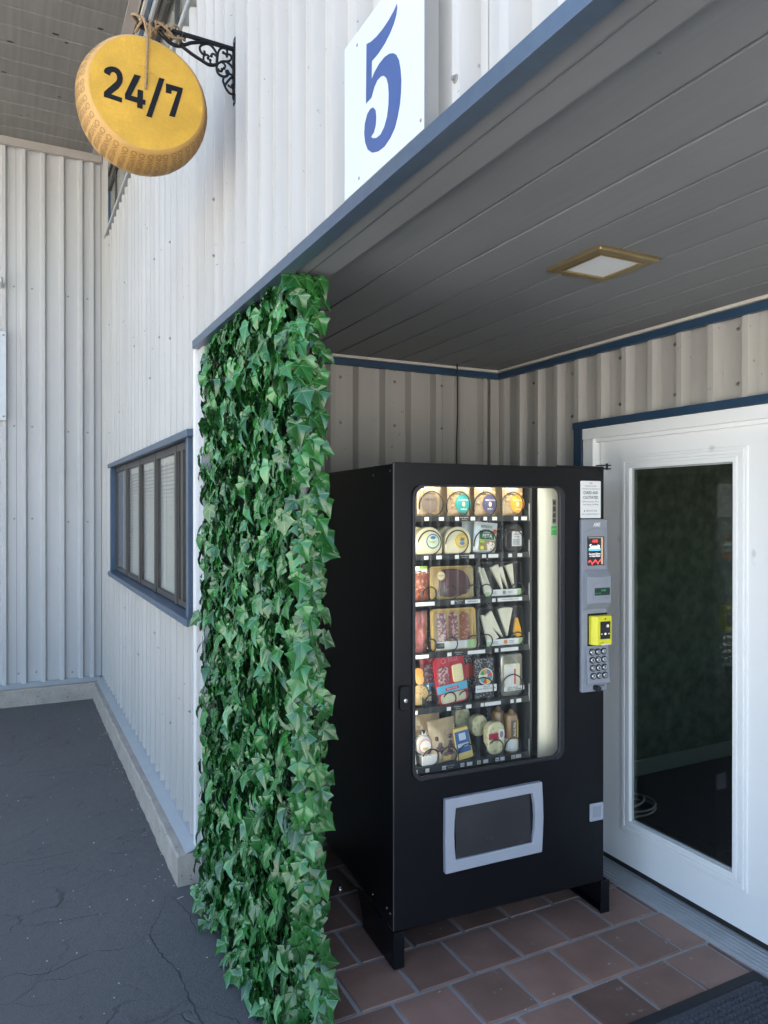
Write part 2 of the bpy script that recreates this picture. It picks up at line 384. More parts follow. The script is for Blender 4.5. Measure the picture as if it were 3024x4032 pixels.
crack([(0.50, 3.0), (0.40, 2.95), (0.27, 2.98), (0.12, 2.92), (0.0, 2.97), (-.2, 2.93)], 0.0022)
crack([(0.62, 3.27), (0.66, 3.1), (0.66, 2.9)], 0.002)
crack([(0.56, 2.5), (0.62, 2.42), (0.665, 2.36), (0.655, 2.27), (0.63, 2.15)], 0.0022)
for k in range(26):
    x, y = rc.uniform(-.3, .55), rc.uniform(2.4, 6.7); L_ = rc.uniform(.12, .45); pts = [(x+L_*q/4, y+rc.uniform(-.022, .022)) for q in range(5)]
    if pts[-1][0] < 0.65: crack(pts, rc.uniform(.0010, .0022))
# unseen pale concrete ground, added to bounce sunlight into the alcove
o = MB().box(-60, -1.7, -40, 60, -0.05, -0.001).box(-1.7, 40, -40, -2.3, -0.05, -0.001).build('bounce_ground', M('apron', (0.475, 0.455, 0.415), 0.85, var=(1.5, 0.1))); tag(o, 'unseen pale concrete ground added to bounce sunlight into the alcove', kind='structure')
# pale grit scattered on the asphalt
mb = MB()
for i in range(150):
    x, y = rc.uniform(-0.6, 0.66), rc.uniform(1.7, 6.8); r = rc.uniform(0.0015, 0.0042); z = gz(x, y)
    mb.add([(x-r, y-r*.7, z), (x+r, y-r*.5, z), (x+r*.6, y+r, z), (x-r*.8, y+r*.6, z), (x, y, z+r*1.2)], [(0,1,4), (1,2,4), (2,3,4), (3,0,4)])
def chip(x, y, z, l_, w, a):
    c, q = math.cos(a), math.sin(a); P = [(-l_, -w), (l_, -w*.6), (l_*.9, w), (-l_*.8, w*.7)]
    mb.add([(x+px*c-py*q, y+px*q+py*c, z+hh) for hh in (0, .002) for px, py in P], [(4,5,6,7), (0,1,5,4), (1,2,6,5), (2,3,7,6), (3,0,4,7)])
chip(0.655, 3.21, -.004, .016, .0025, .3); chip(1.95, 2.02, .004, .008, .0012, .2); chip(2.24, 2.02, .004, .008, .0012, 1.2); chip(2.31, 2.2, .004, .006, .001, .4); chip(1.66, 1.98, .004, .004, .001, 2.2)
for i in range(90):
    if i % 3: x, y, z = rc.uniform(.60, .663), rc.uniform(3.3, 6.9), -.004
    else: x, y, z = rc.uniform(1.2, 2.38), rc.uniform(1.6, 2.3), .0035
    chip(x, y, z, rc.uniform(.001, .0045), rc.uniform(.0006, .0016), rc.uniform(0, 3))
o = mb.build('grit', M('grit', (0.48, 0.44, 0.38), 0.8)); tag(o, 'pale grit scattered over the dark asphalt', kind='stuff')

# ------------------------------------------------------------------ alcove floor tiles
TPX, TPY, TG = 0.2232, 0.2373, 0.0125
floor = MB().box(0.815, 2.50, -1.6, 3.44, -0.05, -0.003).build('tile_floor', 'grout'); tag(floor, 'brown clay tile floor with grey grout', kind='structure')
tile_meshes = []
for k in range(5):
    rr = random.Random(k); w, d, t = TPX-TG, TPY-TG, 0.012; c = 0.004
    def edge(x0, x1, y0, y1, z, amp):
        pts = []
        for (ax, ay), (bx, by) in (((x0,y0),(x1,y0)), ((x1,y0),(x1,y1)), ((x1,y1),(x0,y1)), ((x0,y1),(x0,y0))):
            for q in (0, 1/3, 2/3): pts.append((ax+(bx-ax)*q+rr.uniform(-amp, amp), ay+(by-ay)*q+rr.uniform(-amp, amp), z))
        return pts
    lo = edge(-w/2, w/2, -d/2, d/2, -t*0.6, 0.0012); rr2 = lo
    hi = [((x*(1-2*c/w)), y*(1-2*c/d), 0.003) for x, y, z in lo]; n = len(lo)
    me = bpy.data.meshes.new('tile'); me.from_pydata(lo+hi, [], [(i, (i+1) % n, (i+1) % n+n, i+n) for i in range(n)] + [tuple(range(n, 2*n))])
    me.materials.append(mt['tile']); tile_meshes.append(me)
row = 0; y0 = 2.1923 - 7*TPY
while True:
    yc = y0 + (row+0.5)*TPY
    if yc > 3.42: break
    off = 1.7017 if row % 2 == 1 else 1.5916          # a joint in this row
    k0 = math.ceil((0.80-off)/TPX - 1)
    for k in range(k0, 12):
        xc = off + (k+0.5)*TPX; l_, r_ = xc-(TPX-TG)/2, xc+(TPX-TG)/2
        if r_ < 0.86 or l_ > 2.44: continue
        o = bpy.data.objects.new('tile', random.choice(tile_meshes)); COL.objects.link(o); o.parent = floor
        a, b = max(l_, 0.822), min(r_, 2.462)
        o.location = ((a+b)/2, yc, 0.0005+random.uniform(-0.0008, 0.0008)); o.scale = ((b-a)/(TPX-TG)*random.choice((1, -1)), random.choice((1, -1)), 1)
        o.rotation_euler = (random.uniform(-.002, .002), random.uniform(-.002, .002), 0)
    row += 1

# ------------------------------------------------------------------ building
bld = empty('building', (0.755, 3.37, 0)); BO = Vector((0.755, 3.37, 0))
tag(bld, 'pale ribbed metal building with blue trim and a covered entry alcove', 'building')
def bpart(mb, name, mat, parent=None, **k):
    """mesh given in world coordinates, parented under the building"""
    mb.v = [(x-BO.x, y-BO.y, z) for x, y, z in mb.v]
    return mb.build(name, mat, parent or bld, **k)
PITCH, CROWN, FLANK, RH = 0.1524, 0.026, 0.016, 0.037
def rib_profile(s0, s1, phase):
    br = {s0, s1}; k = math.floor((s0-phase)/PITCH)-1
    while phase + k*PITCH < s1 + PITCH:
        c = phase + k*PITCH
        for q in (c-CROWN/2-FLANK, c-CROWN/2, c+CROWN/2, c+CROWN/2+FLANK):
            if s0 < q < s1: br.add(q)
        k += 1
    out = []
    for q in sorted(br):
        d = (q-phase+PITCH/2) % PITCH - PITCH/2; a = abs(d)
        out.append((q, RH if a <= CROWN/2+1e-6 else (0 if a >= CROWN/2+FLANK-1e-6 else RH*(1-(a-CROWN/2)/FLANK))))
    return out
def panel(parent, facing, s0, s1, z0, z1, flat, phase, mat='siding', nz=1):
    pr = rib_profile(s0, s1, phase); mb = MB(); n = len(pr)
    P = lambda s, d, z: (flat-d, s, z) if facing == 'x' else (s, flat-d, z)
    th = 0.0016
    vs_ = [P(s, d, z) for z in (z0, z1) for s, d in pr] + [P(s, d-th, z) for z in (z0, z1) for s, d in pr]
    fs_ = []
    for i in range(n-1):
        fs_ += [(i, i+1, n+i+1, n+i), (2*n+i, 3*n+i, 3*n+i+1, 2*n+i+1), (i, 2*n+i, 2*n+i+1, i+1), (n+i, n+i+1, 3*n+i+1, 3*n+i)]
    mb.add(vs_, fs_)
    return bpart(mb, 'siding_panel', mat, parent)
def part_group(name): 
    o = empty(name, (0,0,0), 0, bld); return o
_screw = None
def screw(parent, p, facing, r=0.006):
    """hex-head screw with washer standing on the metal"""
    global _screw
    if _screw is None:
        m_ = MB().lathe([(0.0, -0.0005), (0.0085, -0.0005), (0.0085, 0.0015), (0.006, 0.0025), (0.0045, 0.0026), (0.0045, 0.0085), (0.0, 0.0088)], (0,0,0), 'z', 10)
        _screw = m_.build('screw', 'screw', parent); o = _screw
    else:
        o = _screw.copy(); COL.objects.link(o); o.parent = parent
    o.location = (p[0]-BO.x, p[1]-BO.y, p[2])
    o.rotation_euler = (0, R(-90), 0) if facing == 'x' else (R(90), 0, 0)
    return o

XFLAT, XCR = 0.793, 0.756
facade = part_group('facade_siding'); facade['label'] = 'pale ribbed facade with screws and panel seams'
PH_F = 1.185
E_ = [-1.612, -0.698, 0.216, 1.13, 2.044, 2.958]
for a, b in zip(E_[:-1], E_[1:]): panel(facade, 'x', a+0.001, b-0.0012, 2.395, 5.2, XFLAT, PH_F)
Ztop = 3.985
rects = [(2.958, 3.872, 2.395, Ztop), (3.872, 4.786, 2.01, Ztop), (4.786, 5.70, 2.01, Ztop), (5.70, 6.36, 2.01, Ztop), (6.36, 6.77, 0.15, Ztop), (6.77, 7.12, 0.15, 4.84),
         (3.30, 3.872, 0.150, 1.14), (3.872, 4.786, 0.15, 1.14), (4.786, 5.70, 0.15, 1.14), (5.70, 6.36, 0.15, 1.14)]
for a, b, z0, z1 in rects: panel(facade, 'x', a+0.001, b-0.0012, z0, z1, XFLAT, PH_F)
panel(facade, 'x', 3.372, 3.872, 2.01, 2.394, XFLAT, PH_F)
for y, z in ((1.145, 2.475), (2.10, 2.425), (2.99, 2.425), (3.06, 2.70), (2.99, 2.93), (3.92, 2.55), (3.92, 3.05), (4.25, 2.62), (4.6, 2.44), (5.15, 2.75), (5.9, 2.40), (4.45, 3.1), (6.5, 2.3), (6.5, 3.2), (6.5, 3.86), (5.6, 3.3), (4.35, 0.95), (4.95, 0.72), (5.6, 0.95), (6.5, 1.1), (3.5, 0.72), (3.98, 0.55)):
    screw(facade, (XCR, PH_F + PITCH*round((y-PH_F)/PITCH), z), 'x')
# wall core behind the sheeting
mb = MB()
mb.box(0.80, 0.86, -1.61, 3.0, 2.41, 5.2); mb.box(0.80, 0.86, 3.0, 3.42, 2.41, 3.975); mb.box(0.80, 0.86, 3.42, 7.3, 2.03, 3.975)
mb.box(0.80, 0.86, 3.33, 7.3, 0.0, 1.12); mb.box(0.80, 0.86, 6.34, 7.3, 1.12, 2.03)
bpart(mb, 'wall_core', 'backing')
# corner trim of the facade where the alcove begins
bpart(MB().box(0.748, 0.80, 3.335, 3.372, 0.0, 2.38), 'corner_trim', 'trim_white', bevel=0.002)
bpart(MB().box(0.765, 0.86, 3.245, 3.333, 0.0, 2.40), 'corner_post', 'post_grey', bevel=0.002)

# far wing wall
farw = part_group('far_wall_siding'); farw['label'] = 'shaded ribbed wall across the end of the facade'
YFL = 7.12
for a, b in ((-4.45, -3.53), (-3.53, -2.615), (-2.615, -1.70), (-1.70, -0.787), (-0.787, 0.127-0.06), (0.067, 0.69)):
    panel(farw, 'y', a+0.001, b-0.001, 0.155, 4.80, YFL, 0.125, 'siding_far')
for x in (-0.62, -0.31, 0.19-.14, 0.19, 0.48, 0.64):
    for z in (0.21, 1.55, 2.35, 3.55): screw(farw, (x if z > .3 else x+.03, YFL, z+ (0.03 if x < .3 else 0)), 'y')
mb = MB(); mb.box(-4.5, 0.80, 7.14, 7.3, 0, 5.2)
bpart(mb, 'far_wall_core', 'backing')
bpart(MB().box(0.655, 0.69, 7.083, 7.118, 0.155, 4.80).box(0.69, 0.752, 7.112, 7.118, 0.155, 4.80), 'inside_corner_trim', 'siding_far', bevel=0.0015)

# kerb-like concrete footing along both walls
def rough_block(rects_, seed, name, top, front):
    """footing with slightly uneven top edge"""
rr = random.Random(11); mb = MB()
n = 60
ys_ = [3.315 + (7.0-3.315)*i/n for i in range(n+1)]
pr = []
for i, y in enumerate(ys_):
    j1, j2, j3 = rr.uniform(-.003, .003), rr.uniform(-.004, .003), rr.uniform(-.003, .003)
    pr.append([(0.664+j3, y, -0.05), (0.665+j1, y, 0.119+j2), (0.672+j1, y, 0.127+j2), (0.712+j2*.5, y, 0.129+j1*.4), (0.80, y, 0.131), (0.80, y, -0.05)])
k = 6; mb.add([p for r in pr for p in r], [(i*k+j, i*k+j+1, (i+1)*k+j+1, (i+1)*k+j) for i in range(n) for j in range(k-1)] + [tuple(range(k)), tuple(range(n*k+k-1, n*k-1, -1))])
ft = bpart(mb, 'concrete_footing', 'concrete', smooth=35)
mb = MB(); xs_ = [-4.5 + (0.70+4.5)*i/60 for i in range(61)]; pr = []
for x in xs_:
    j1, j2, j3 = rr.uniform(-.003, .003), rr.uniform(-.004, .003), rr.uniform(-.004, .004)
    pr.append([(x, 6.972+j3, -0.05), (x, 6.973+j1, 0.122+j2), (x, 6.98+j1, 0.130+j2), (x, 7.02+j2, 0.131+j1*.4), (x, 7.13, 0.133), (x, 7.13, -0.05)])
n = 60; mb.add([p for r in pr for p in r], [(i*k+j, i*k+j+1, (i+1)*k+j+1, (i+1)*k+j) for i in range(n) for j in range(k-1)] + [tuple(range(k)), tuple(range(n*k+k-1, n*k-1, -1))])
bpart(mb, 'concrete_footing', 'concrete', smooth=35)
# sloped base flashings
bpart(MB().prism([(0.703, 0.131), (0.752, 0.150), (0.795, 0.158), (0.795, 0.150), (0.752, 0.144), (0.705, 0.1285)], 3.318, 7.115, 'y'), 'base_flashing', 'flash_grey')
bpart(MB().prism([(7.025, 0.133), (7.085, 0.157), (7.115, 0.160), (7.115, 0.150), (7.085, 0.150), (7.027, 0.1315)], -4.4, 0.738, 'x'), 'base_flashing', 'flash_grey')

# far soffit, one board after another
fs = part_group('far_soffit'); fs['label'] = 'weathered boards under the high overhang'
ZS2 = 4.838; bw = 0.205; y = 7.075
holes = [(0.02, 5.38), (0.33, 5.30), (0.42, 5.2), (0.55, 5.63), (-0.02, 5.95)]
while y > 4.2:
    m_ = MB().prism([(y-0.004, ZS2), (y-0.010, ZS2-0.006), (y-bw+0.008, ZS2-0.006), (y-bw+0.002, ZS2), (y-bw+0.002, ZS2+0.015), (y-0.004, ZS2+0.015)], -4.5, 0.676, 'x')
    bpart(m_, 'soffit_board', 'soffit_far', fs); y -= bw
for x, yy, r1, r2 in ((0.02, 5.62, .022, .009), (0.29, 5.395, .024, .010), (0.36, 5.46, .012, .009), (0.55, 5.20, .02, .01), (0.50, 5.625, .016, .011), (-0.02, 6.03, .018, .008), (0.36, 6.20, .014, .008), (0.10, 6.63, .01, .005), (0.15, 6.60, .01, .005)):
    bpart(MB().prism(ellipse(x, yy, r1, r2, 12), ZS2-0.0075, ZS2-0.0062, 'z'), 'knot_hole', 'backing', fs)
mb = MB(); mb.box(-4.5, 0.78, 4.15, 7.3, ZS2+0.018, ZS2+0.25); mb.box(-4.5, 0.78, 4.10, 4.15, ZS2-0.03, ZS2+0.25)
bpart(mb, 'overhang_roof', 'brown_trim')
bpart(MB().box(0.677, 0.747, 4.15, 7.08, ZS2-0.016, ZS2+0.016), 'soffit_edge_trim', 'brown_trim', bevel=0.002)
bpart(MB().box(-4.4, 0.756, 7.045, 7.088, ZS2-0.075, ZS2-0.007), 'wall_top_trim', 'brown_trim', bevel=0.003)

# upper window band
uw = part_group('upper_window'); uw['label'] = 'dark upper window band under the overhang'
def ub(name, mat, *b, **k): return bpart(MB().box(*b), name, mat, uw, **k)
ub('sill_flashing', 'flash_grey', 0.742, 0.752, 3.0, 6.78, 3.998, 4.020)
ub('sill', 'flash_grey', 0.752, 0.90, 3.0, 6.74, 4.006, 4.014)
ub('jamb', 'blue', 0.775, 0.90, 6.74, 6.775, 4.02, 4.83)
ub('frame', 'bronze', 0.776, 0.80, 3.0, 6.74, 4.021, 4.05)
ub('frame', 'bronze', 0.770, 0.80, 3.0, 6.74, 4.40, 4.47)
ub('frame', 'bronze', 0.772, 0.80, 3.0, 6.74, 4.53, 4.57)
ub('header', 'blue', 0.764, 0.80, 3.0, 6.74, 4.66, 4.755)
ub('header_band', 'flash_grey', 0.768, 0.80, 3.0, 6.74, 4.60, 4.655)
ub('header_trim', 'trim_cream', 0.757, 0.80, 3.0, 6.74, 4.785, 4.822)
ub('pane', 'window_glass', 0.784, 0.787, 3.0, 6.74, 4.05, 4.40)
ub('pane', 'window_glass', 0.784, 0.787, 3.0, 6.74, 4.47, 4.53)
for yy in (6.3, 5.5, 4.7, 3.9, 3.6): ub('mullion', 'bronze', 0.777, 0.80, yy, yy+0.03, 4.05, 4.60)
ub('curtain', 'trim_cream', 0.81, 0.82, 3.0, 6.74, 4.0, 4.7)
bpart(MB().box(0.94, 1.0, 2.9, 7.2, 3.97, 5.2).box(0.80, 1.0, 2.9, 3.0, 3.98, 5.2), 'upper_core', 'backing')

# ------------------------------------------------------------------ lower window
win = part_group('window'); win['label'] = 'wide blue framed window with blinds behind five panes'
def wb(name, mat, *b, **k): return bpart(MB().box(*b), name, mat, win, **k)
WY0, WY1 = 3.372, 6.352
bpart(MB().prism([(0.718, 2.024), (0.81, 2.034), (0.81, 2.000), (0.722, 1.992)], WY0, WY1, 'y'), 'header', 'flashing', win, bevel=0.0015)
bpart(MB().prism([(0.718, 1.157), (0.722, 1.160), (0.835, 1.178), (0.835, 1.160), (0.722, 1.128), (0.718, 1.128)], WY0, WY1, 'y'), 'sill', 'flashing', win, bevel=0.0015)
wb('jamb', 'blue', 0.735, 0.835, WY1-0.09, WY1-0.045, 1.160, 1.995, bevel=0.002)
wb('jamb', 'flashing', 0.737, 0.760, WY0+0.06, WY0+0.105, 1.160, 1.995, bevel=0.002)
wb('jamb', 'flash_grey', 0.760, 0.835, WY0+0.04, WY0+0.075, 1.160, 1.995)
mull = [6.26, 5.66, 5.06, 4.48, 3.88, 3.47]
wb('frame', 'bronze', 0.772, 0.80, 3.455, 6.27, 1.955, 1.992); wb('frame', 'bronze', 0.776, 0.80, 3.455, 6.27, 1.176, 1.205)
for i, yy in enumerate(mull):
    if i in (1, 2, 3, 4): wb('mullion', 'bronze', 0.769, 0.800, yy-0.022, yy+0.022, 1.172, 1.992, bevel=0.002)
wb('mullion', 'bronze', 0.772, 0.80, 6.235, 6.27, 1.172, 1.992)
for i in range(5):
    a, b = mull[i+1]+0.026, mull[i]-0.026
    wb('sash', 'bronze', 0.776, 0.792, a, a+0.030, 1.205, 1.955); wb('sash', 'bronze', 0.776, 0.792, b-0.022, b, 1.205, 1.955)
    wb('pane', 'window_glass', 0.782, 0.785, a+0.03, b-0.022, 1.205, 1.955)
wb('board', 'screen_grey', 0.787, 0.794, mull[1]+0.02, mull[0]-0.02, 1.2, 1.96)
wb('mullion', 'bronze', 0.774, 0.80, 3.72, 3.77, 1.206, 1.954)
mb = MB(); z = 1.19
while z < 1.92:                       # mini blind slats
    mb.prism([(0.800, z), (0.808, z+0.009), (0.817, z+0.021), (0.816, z+0.022), (0.807, z+0.010), (0.799, z+0.001)], 3.475, 5.60, 'y'); z += 0.0225
o = bpart(mb, 'blind', 'blind', win); o['kind'] = 'stuff'
wb('head_rail', 'blind', 0.798, 0.822, 3.475, 5.6, 1.92, 1.95)
wb('cord', 'screen_grey', 0.794, 0.796, 4.25, 4.254, 1.25, 1.92)
bpart(MB().box(1.10, 1.12, 3.53, 6.6, 0.9, 2.2).box(0.862, 1.1, 3.455, 3.465, 0.95, 2.2).box(0.862, 1.1, 6.5, 6.54, 0.9, 2.2).box(0.862, 1.1, 3.53, 6.5, 2.1, 2.2).box(0.862, 1.1, 3.53, 6.5, 0.95, 1.0), 'window_room', 'room', win)

# ------------------------------------------------------------------ alcove
aside = part_group('alcove_side_wall'); aside['label'] = 'ribbed wall behind the vending machine'
for a, b in ((0.862, 1.19), (1.19, 2.104), (2.104, 2.487)): panel(aside, 'y', a+0.001, b-0.001, 0.0, 2.40, 3.43, 1.597)
for x in (1.53, 1.84, 2.13, 2.40):
    for z in (2.33, 2.10): screw(aside, (x-.03, 3.43, z - (0.0)), 'y')
aback = part_group('alcove_back_wall'); aback['label'] = 'ribbed wall above and beside the glazed door'
XB = 2.487; PH_B = 3.215
panel(aback, 'x', 2.78, 3.428, 0.0, 2.40, XB, PH_B)
panel(aback, 'x', 1.63, 2.779, 2.08, 2.40, XB, PH_B)
panel(aback, 'x', 0.5, 1.629, 0.0, 2.40, XB, PH_B); panel(aback, 'x', -0.62, 0.499, 0.0, 2.40, XB, PH_B); panel(aback, 'x', -1.58, -0.621, 0.0, 2.40, XB, PH_B)
for y in (3.36, 3.13, 2.83, 2.51, 2.20, 1.9):
    for z in (2.33, 2.12): screw(aback, (XB, y, z+0.02*(y < 2.8)), 'x')
mb = MB()
mb.box(0.862, 2.60, 3.47, 3.525, 0, 2.6)
mb.box(2.50, 2.56, 2.72, 3.5, 0, 2.6); mb.box(2.50, 2.56, 1.69, 2.72, 2.06, 2.6); mb.box(2.50, 2.56, -1.7, 1.69, 0, 2.6)
bpart(mb, 'alcove_core', 'backing')
# blue crown trims and cream strips
bpart(MB().box(0.80, 2.452, 3.375, 3.402, 2.384, 2.4165), 'crown_trim', 'blue', bevel=0.002)
bpart(MB().box(2.432, 2.459, -1.58, 3.402, 2.3845, 2.416), 'crown_trim', 'blue', bevel=0.002)
bpart(MB().box(0.80, 2.45, 3.365, 3.405, 2.418, 2.4315), 'crown_strip', 'trim_cream')
bpart(MB().box(2.422, 2.462, -1.58, 3.403, 2.4185, 2.4312), 'crown_strip', 'trim_cream')
bpart(MB().box(2.452, 2.461, 3.345, 3.40, 0, 2.385).box(2.395, 2.452, 3.394, 3.403, 0, 2.385), 'corner_flashing', 'siding')

# soffit boards over the alcove
sof = part_group('alcove_soffit'); sof['label'] = 'grey painted soffit boards over the alcove'
ZS = 2.433
lines = [0.778, 0.834, 0.917, 1.107, 1.288, 1.455, 1.625, 1.803, 1.974, 2.141, 2.300, 2.47]
for i, (a, b) in enumerate(zip(lines[:-1], lines[1:])):
    g = 0.0035; zz = (2.3885, 2.3945)[i] if i < 2 else ZS; dz = random.uniform(-0.0012, 0.0012)
    bpart(MB().prism([(a+.0004, zz+0.02), (a+.0004, zz+0.0018), (a+0.0012, zz+dz*.3), (b-0.012, zz+dz*.3), (b-0.0022, zz+0.0045), (b-0.0006, zz+0.0095), (b-0.0006, zz+0.02)], -1.59, 3.41, 'y'), 'soffit_board', 'soffit', sof)
bpart(MB().box(0.81, 2.6, -1.7, 3.5, 2.456, 2.60), 'soffit_core', 'backing')
# header flashing of the alcove opening
bpart(MB().prism([(0.735, 2.378), (0.735, 2.413), (0.752, 2.424), (0.800, 2.424), (0.800, 2.410), (0.776, 2.410), (0.776, 2.378)], -1.7, 3.330, 'y'), 'header_flashing', 'flashing', bevel=0.0012)

# the rest of the building: roof slab and the facade beyond the alcove (it shades this whole side)
bpart(MB().box(0.80, 9.0, -1.72, 7.3, 5.2, 5.4).box(-6.0, 9.0, 7.3, 16.0, 5.1, 5.4).box(-6, -5.9, 7.3, 16, 0, 5.1), 'roof_mass', 'brown_trim')
bpart(MB().box(0.765, 0.86, -1.70, -1.613, 0.0, 5.2).box(0.86, 2.56, -1.70, -1.62, 2.44, 5.2).box(2.56, 9.0, -1.70, -1.62, 0.0, 5.2), 'end_wall', 'siding')
# ------------------------------------------------------------------ glazed door
dr = part_group('door'); dr['label'] = 'white door with one tall glass pane'
def db(name, mat, *b, **k): return bpart(MB().box(*b), name, mat, dr, **k)
db('blue_trim', 'blue', 2.440, 2.462, 1.56, 2.778, 2.046, 2.079, bevel=0.002); db('blue_trim', 'blue', 2.442, 2.462, 2.716, 2.772, 0.0, 2.0455, bevel=0.002)
db('frame', 'white_paint', 2.444, 2.50, 1.60, 2.713, 1.992, 2.044, bevel=0.003); db('frame', 'white_paint', 2.446, 2.50, 2.642, 2.711, 0.03, 1.9915, bevel=0.003)
db('frame', 'white_paint', 2.446, 2.50, 1.62, 1.69, 0.03, 1.9915, bevel=0.003)
db('frame', 'white_paint', 2.462, 2.50, 1.63, 2.70, 1.975, 1.9925, bevel=0.003)
bpart(MB().ring([(1.690, 0.02), (2.6415, 0.02), (2.6415, 1.991), (1.690, 1.991)], [(1.72, 0.07), (2.61, 0.07), (2.61, 1.96), (1.72, 1.96)], 2.527, 2.545, 'x'), 'gap_seal', 'dark_rubber', dr)
DX, dy0, dy1, dz0, dz1 = 2.484, 1.700, 2.633, 0.060, 1.984
gy0, gy1, gz0, gz1 = 1.912, 2.440, 0.266, 1.845
outer = [(dy0, dz0), (dy1, dz0), (dy1, dz1), (dy0, dz1)]; inner = [(gy0-.02, gz0-.02), (gy1+.02, gz0-.02), (gy1+.02, gz1+.02), (gy0-.02, gz1+.02)]
bpart(MB().ring(outer, inner, DX, DX+0.040, 'x'), 'slab', 'white_paint', dr, bevel=0.0015)
def rect_ring(o1, i1): 
    return [(gy0-o1, gz0-o1), (gy1+o1, gz0-o1), (gy1+o1, gz1+o1), (gy0-o1, gz1+o1)], [(gy0-i1, gz0-i1), (gy1+i1, gz0-i1), (gy1+i1, gz1+i1), (gy0-i1, gz1+i1)]
for o1, i1, a in ((0.058, 0.046, 0.0065), (0.046, 0.030, 0.011), (0.030, 0.018, 0.007), (0.018, -0.001, 0.0125)):
    oo, ii = rect_ring(o1, i1); bpart(MB().ring(oo, ii, DX-a, DX+0.02, 'x'), 'glass_moulding', 'white_paint', dr, bevel=0.0025)
oo, ii = rect_ring(0.0, -0.007); bpart(MB().ring(oo, ii, DX+0.005, DX+0.012, 'x'), 'glazing_bead', 'flash_grey', dr)
db('pane', 'door_glass', DX+0.010, DX+0.014, gy0-.005, gy1+.005, gz0-.005, gz1+.005)
db('door_sweep', 'dark_rubber', DX+0.004, DX+0.038, dy0, dy1, 0.036, 0.062)
pr = [(2.388, -0.002), (2.388, 0.006)]
for i in range(5):
    x = 2.392+i*0.016; zb = 0.008+i*0.0046; pr += [(x, zb), (x+0.003, zb+0.0095), (x+0.009, zb+0.0095), (x+0.0145, zb-0.0002)]
pr += [(2.476, 0.036), (2.52, 0.038), (2.52, -0.002)]
bpart(MB().prism(pr, 1.60, 2.715, 'y'), 'threshold', 'alu_dull', dr)
# dim office behind the door
room = MB()
room.box(2.56, 6.0, 3.385, 3.45, 0.0, 2.5)
o = bpart(room, 'interior_wall', 'wallpaper'); 
bpart(MB().box(2.56, 6.0, 3.370, 3.385, 0.0, 0.095), 'interior_baseboard', 'baseboard', bevel=0.002)
bpart(MB().box(2.502, 6.0, -0.5, 3.385, -0.05, -0.002), 'interior_floor', 'carpet')
bpart(MB().box(2.565, 6.05, -0.5, 3.45, 2.5, 2.56).box(6.0, 6.05, -0.5, 3.45, 0, 0.9).box(6.0, 6.05, -0.5, 3.45, 2.15, 2.5).box(6.0, 6.05, -0.5, 0.6, 0.9, 2.15).box(6.0, 6.05, 2.4, 3.45, 0.9, 2.15).box(2.565, 6.0, -0.55, -0.5, 0, 2.5), 'interior_shell', 'room')  # opening in the unseen rear wall added to let daylight into the room

# ================================================================== SIGNS AND FITTINGS
# ------------------------------------------------------------------ house number sign
sg = empty('number_sign', (0.752, 1.46, 2.42)); tag(sg, 'white metal sign with a big blue numeral 5 above the header', 'sign')
def rel(mb, o): mb.v = [(x-o.location.x, y-o.location.y, z-o.location.z) for x, y, z in mb.v]; return mb
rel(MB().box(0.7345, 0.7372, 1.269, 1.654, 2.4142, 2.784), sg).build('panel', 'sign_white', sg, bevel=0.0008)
FIVE = [(1.3805, 2.7291), (1.3793, 2.7196), (1.3838, 2.7069), (1.3943, 2.6956), (1.4113, 2.6858), (1.4374, 2.6769), (1.4688, 2.6722), (1.5014, 2.6731), (1.5024, 2.6326), (1.4873, 2.6413), (1.4643, 2.6474), (1.4374, 2.6479), (1.4156, 2.6429), (1.3985, 2.6349), (1.3838, 2.6236), (1.3714, 2.6052), (1.3645, 2.5823), (1.3612, 2.5576), (1.3625, 2.5333), (1.3673, 2.5108), (1.3776, 2.4888), (1.3901, 2.4713), (1.4113, 2.4594), (1.4374, 2.4531), (1.4689, 2.4557), (1.4991, 2.4656), (1.523, 2.4832), (1.5362, 2.5048), (1.5411, 2.5281), (1.5376, 2.5497), (1.5254, 2.565), (1.5086, 2.5694), (1.4943, 2.5656), (1.4827, 2.5538), (1.479, 2.5367), (1.4817, 2.5196), (1.4911, 2.5075), (1.5052, 2.505), (1.4967, 2.4976), (1.478, 2.4897), (1.4575, 2.4882), (1.4396, 2.4961), (1.4264, 2.5119), (1.419, 2.5361), (1.4182, 2.5594), (1.4208, 2.5785), (1.4286, 2.5964), (1.4418, 2.6093), (1.4552, 2.6147), (1.4734, 2.6156), (1.4897, 2.6076), (1.5038, 2.592), (1.5317, 2.5922), (1.5288, 2.7271), (1.5061, 2.7196), (1.478, 2.715), (1.4463, 2.714), (1.4199, 2.7165), (1.3943, 2.7229)]
rel(MB().prism(FIVE, 0.7338, 0.7342, 'x'), sg).build('numeral', 'sign_blue', sg)
for y, z in ((1.5798, 2.7532), (1.2794, 2.4359), (1.5698, 2.4362), (1.2894, 2.755)):
    rel(MB().lathe([(0.0, -0.0015), (0.0035, -0.0012), (0.004, 0.0)], (0.7343, y, z), 'x', 8), sg).build('screw', 'screw', sg)

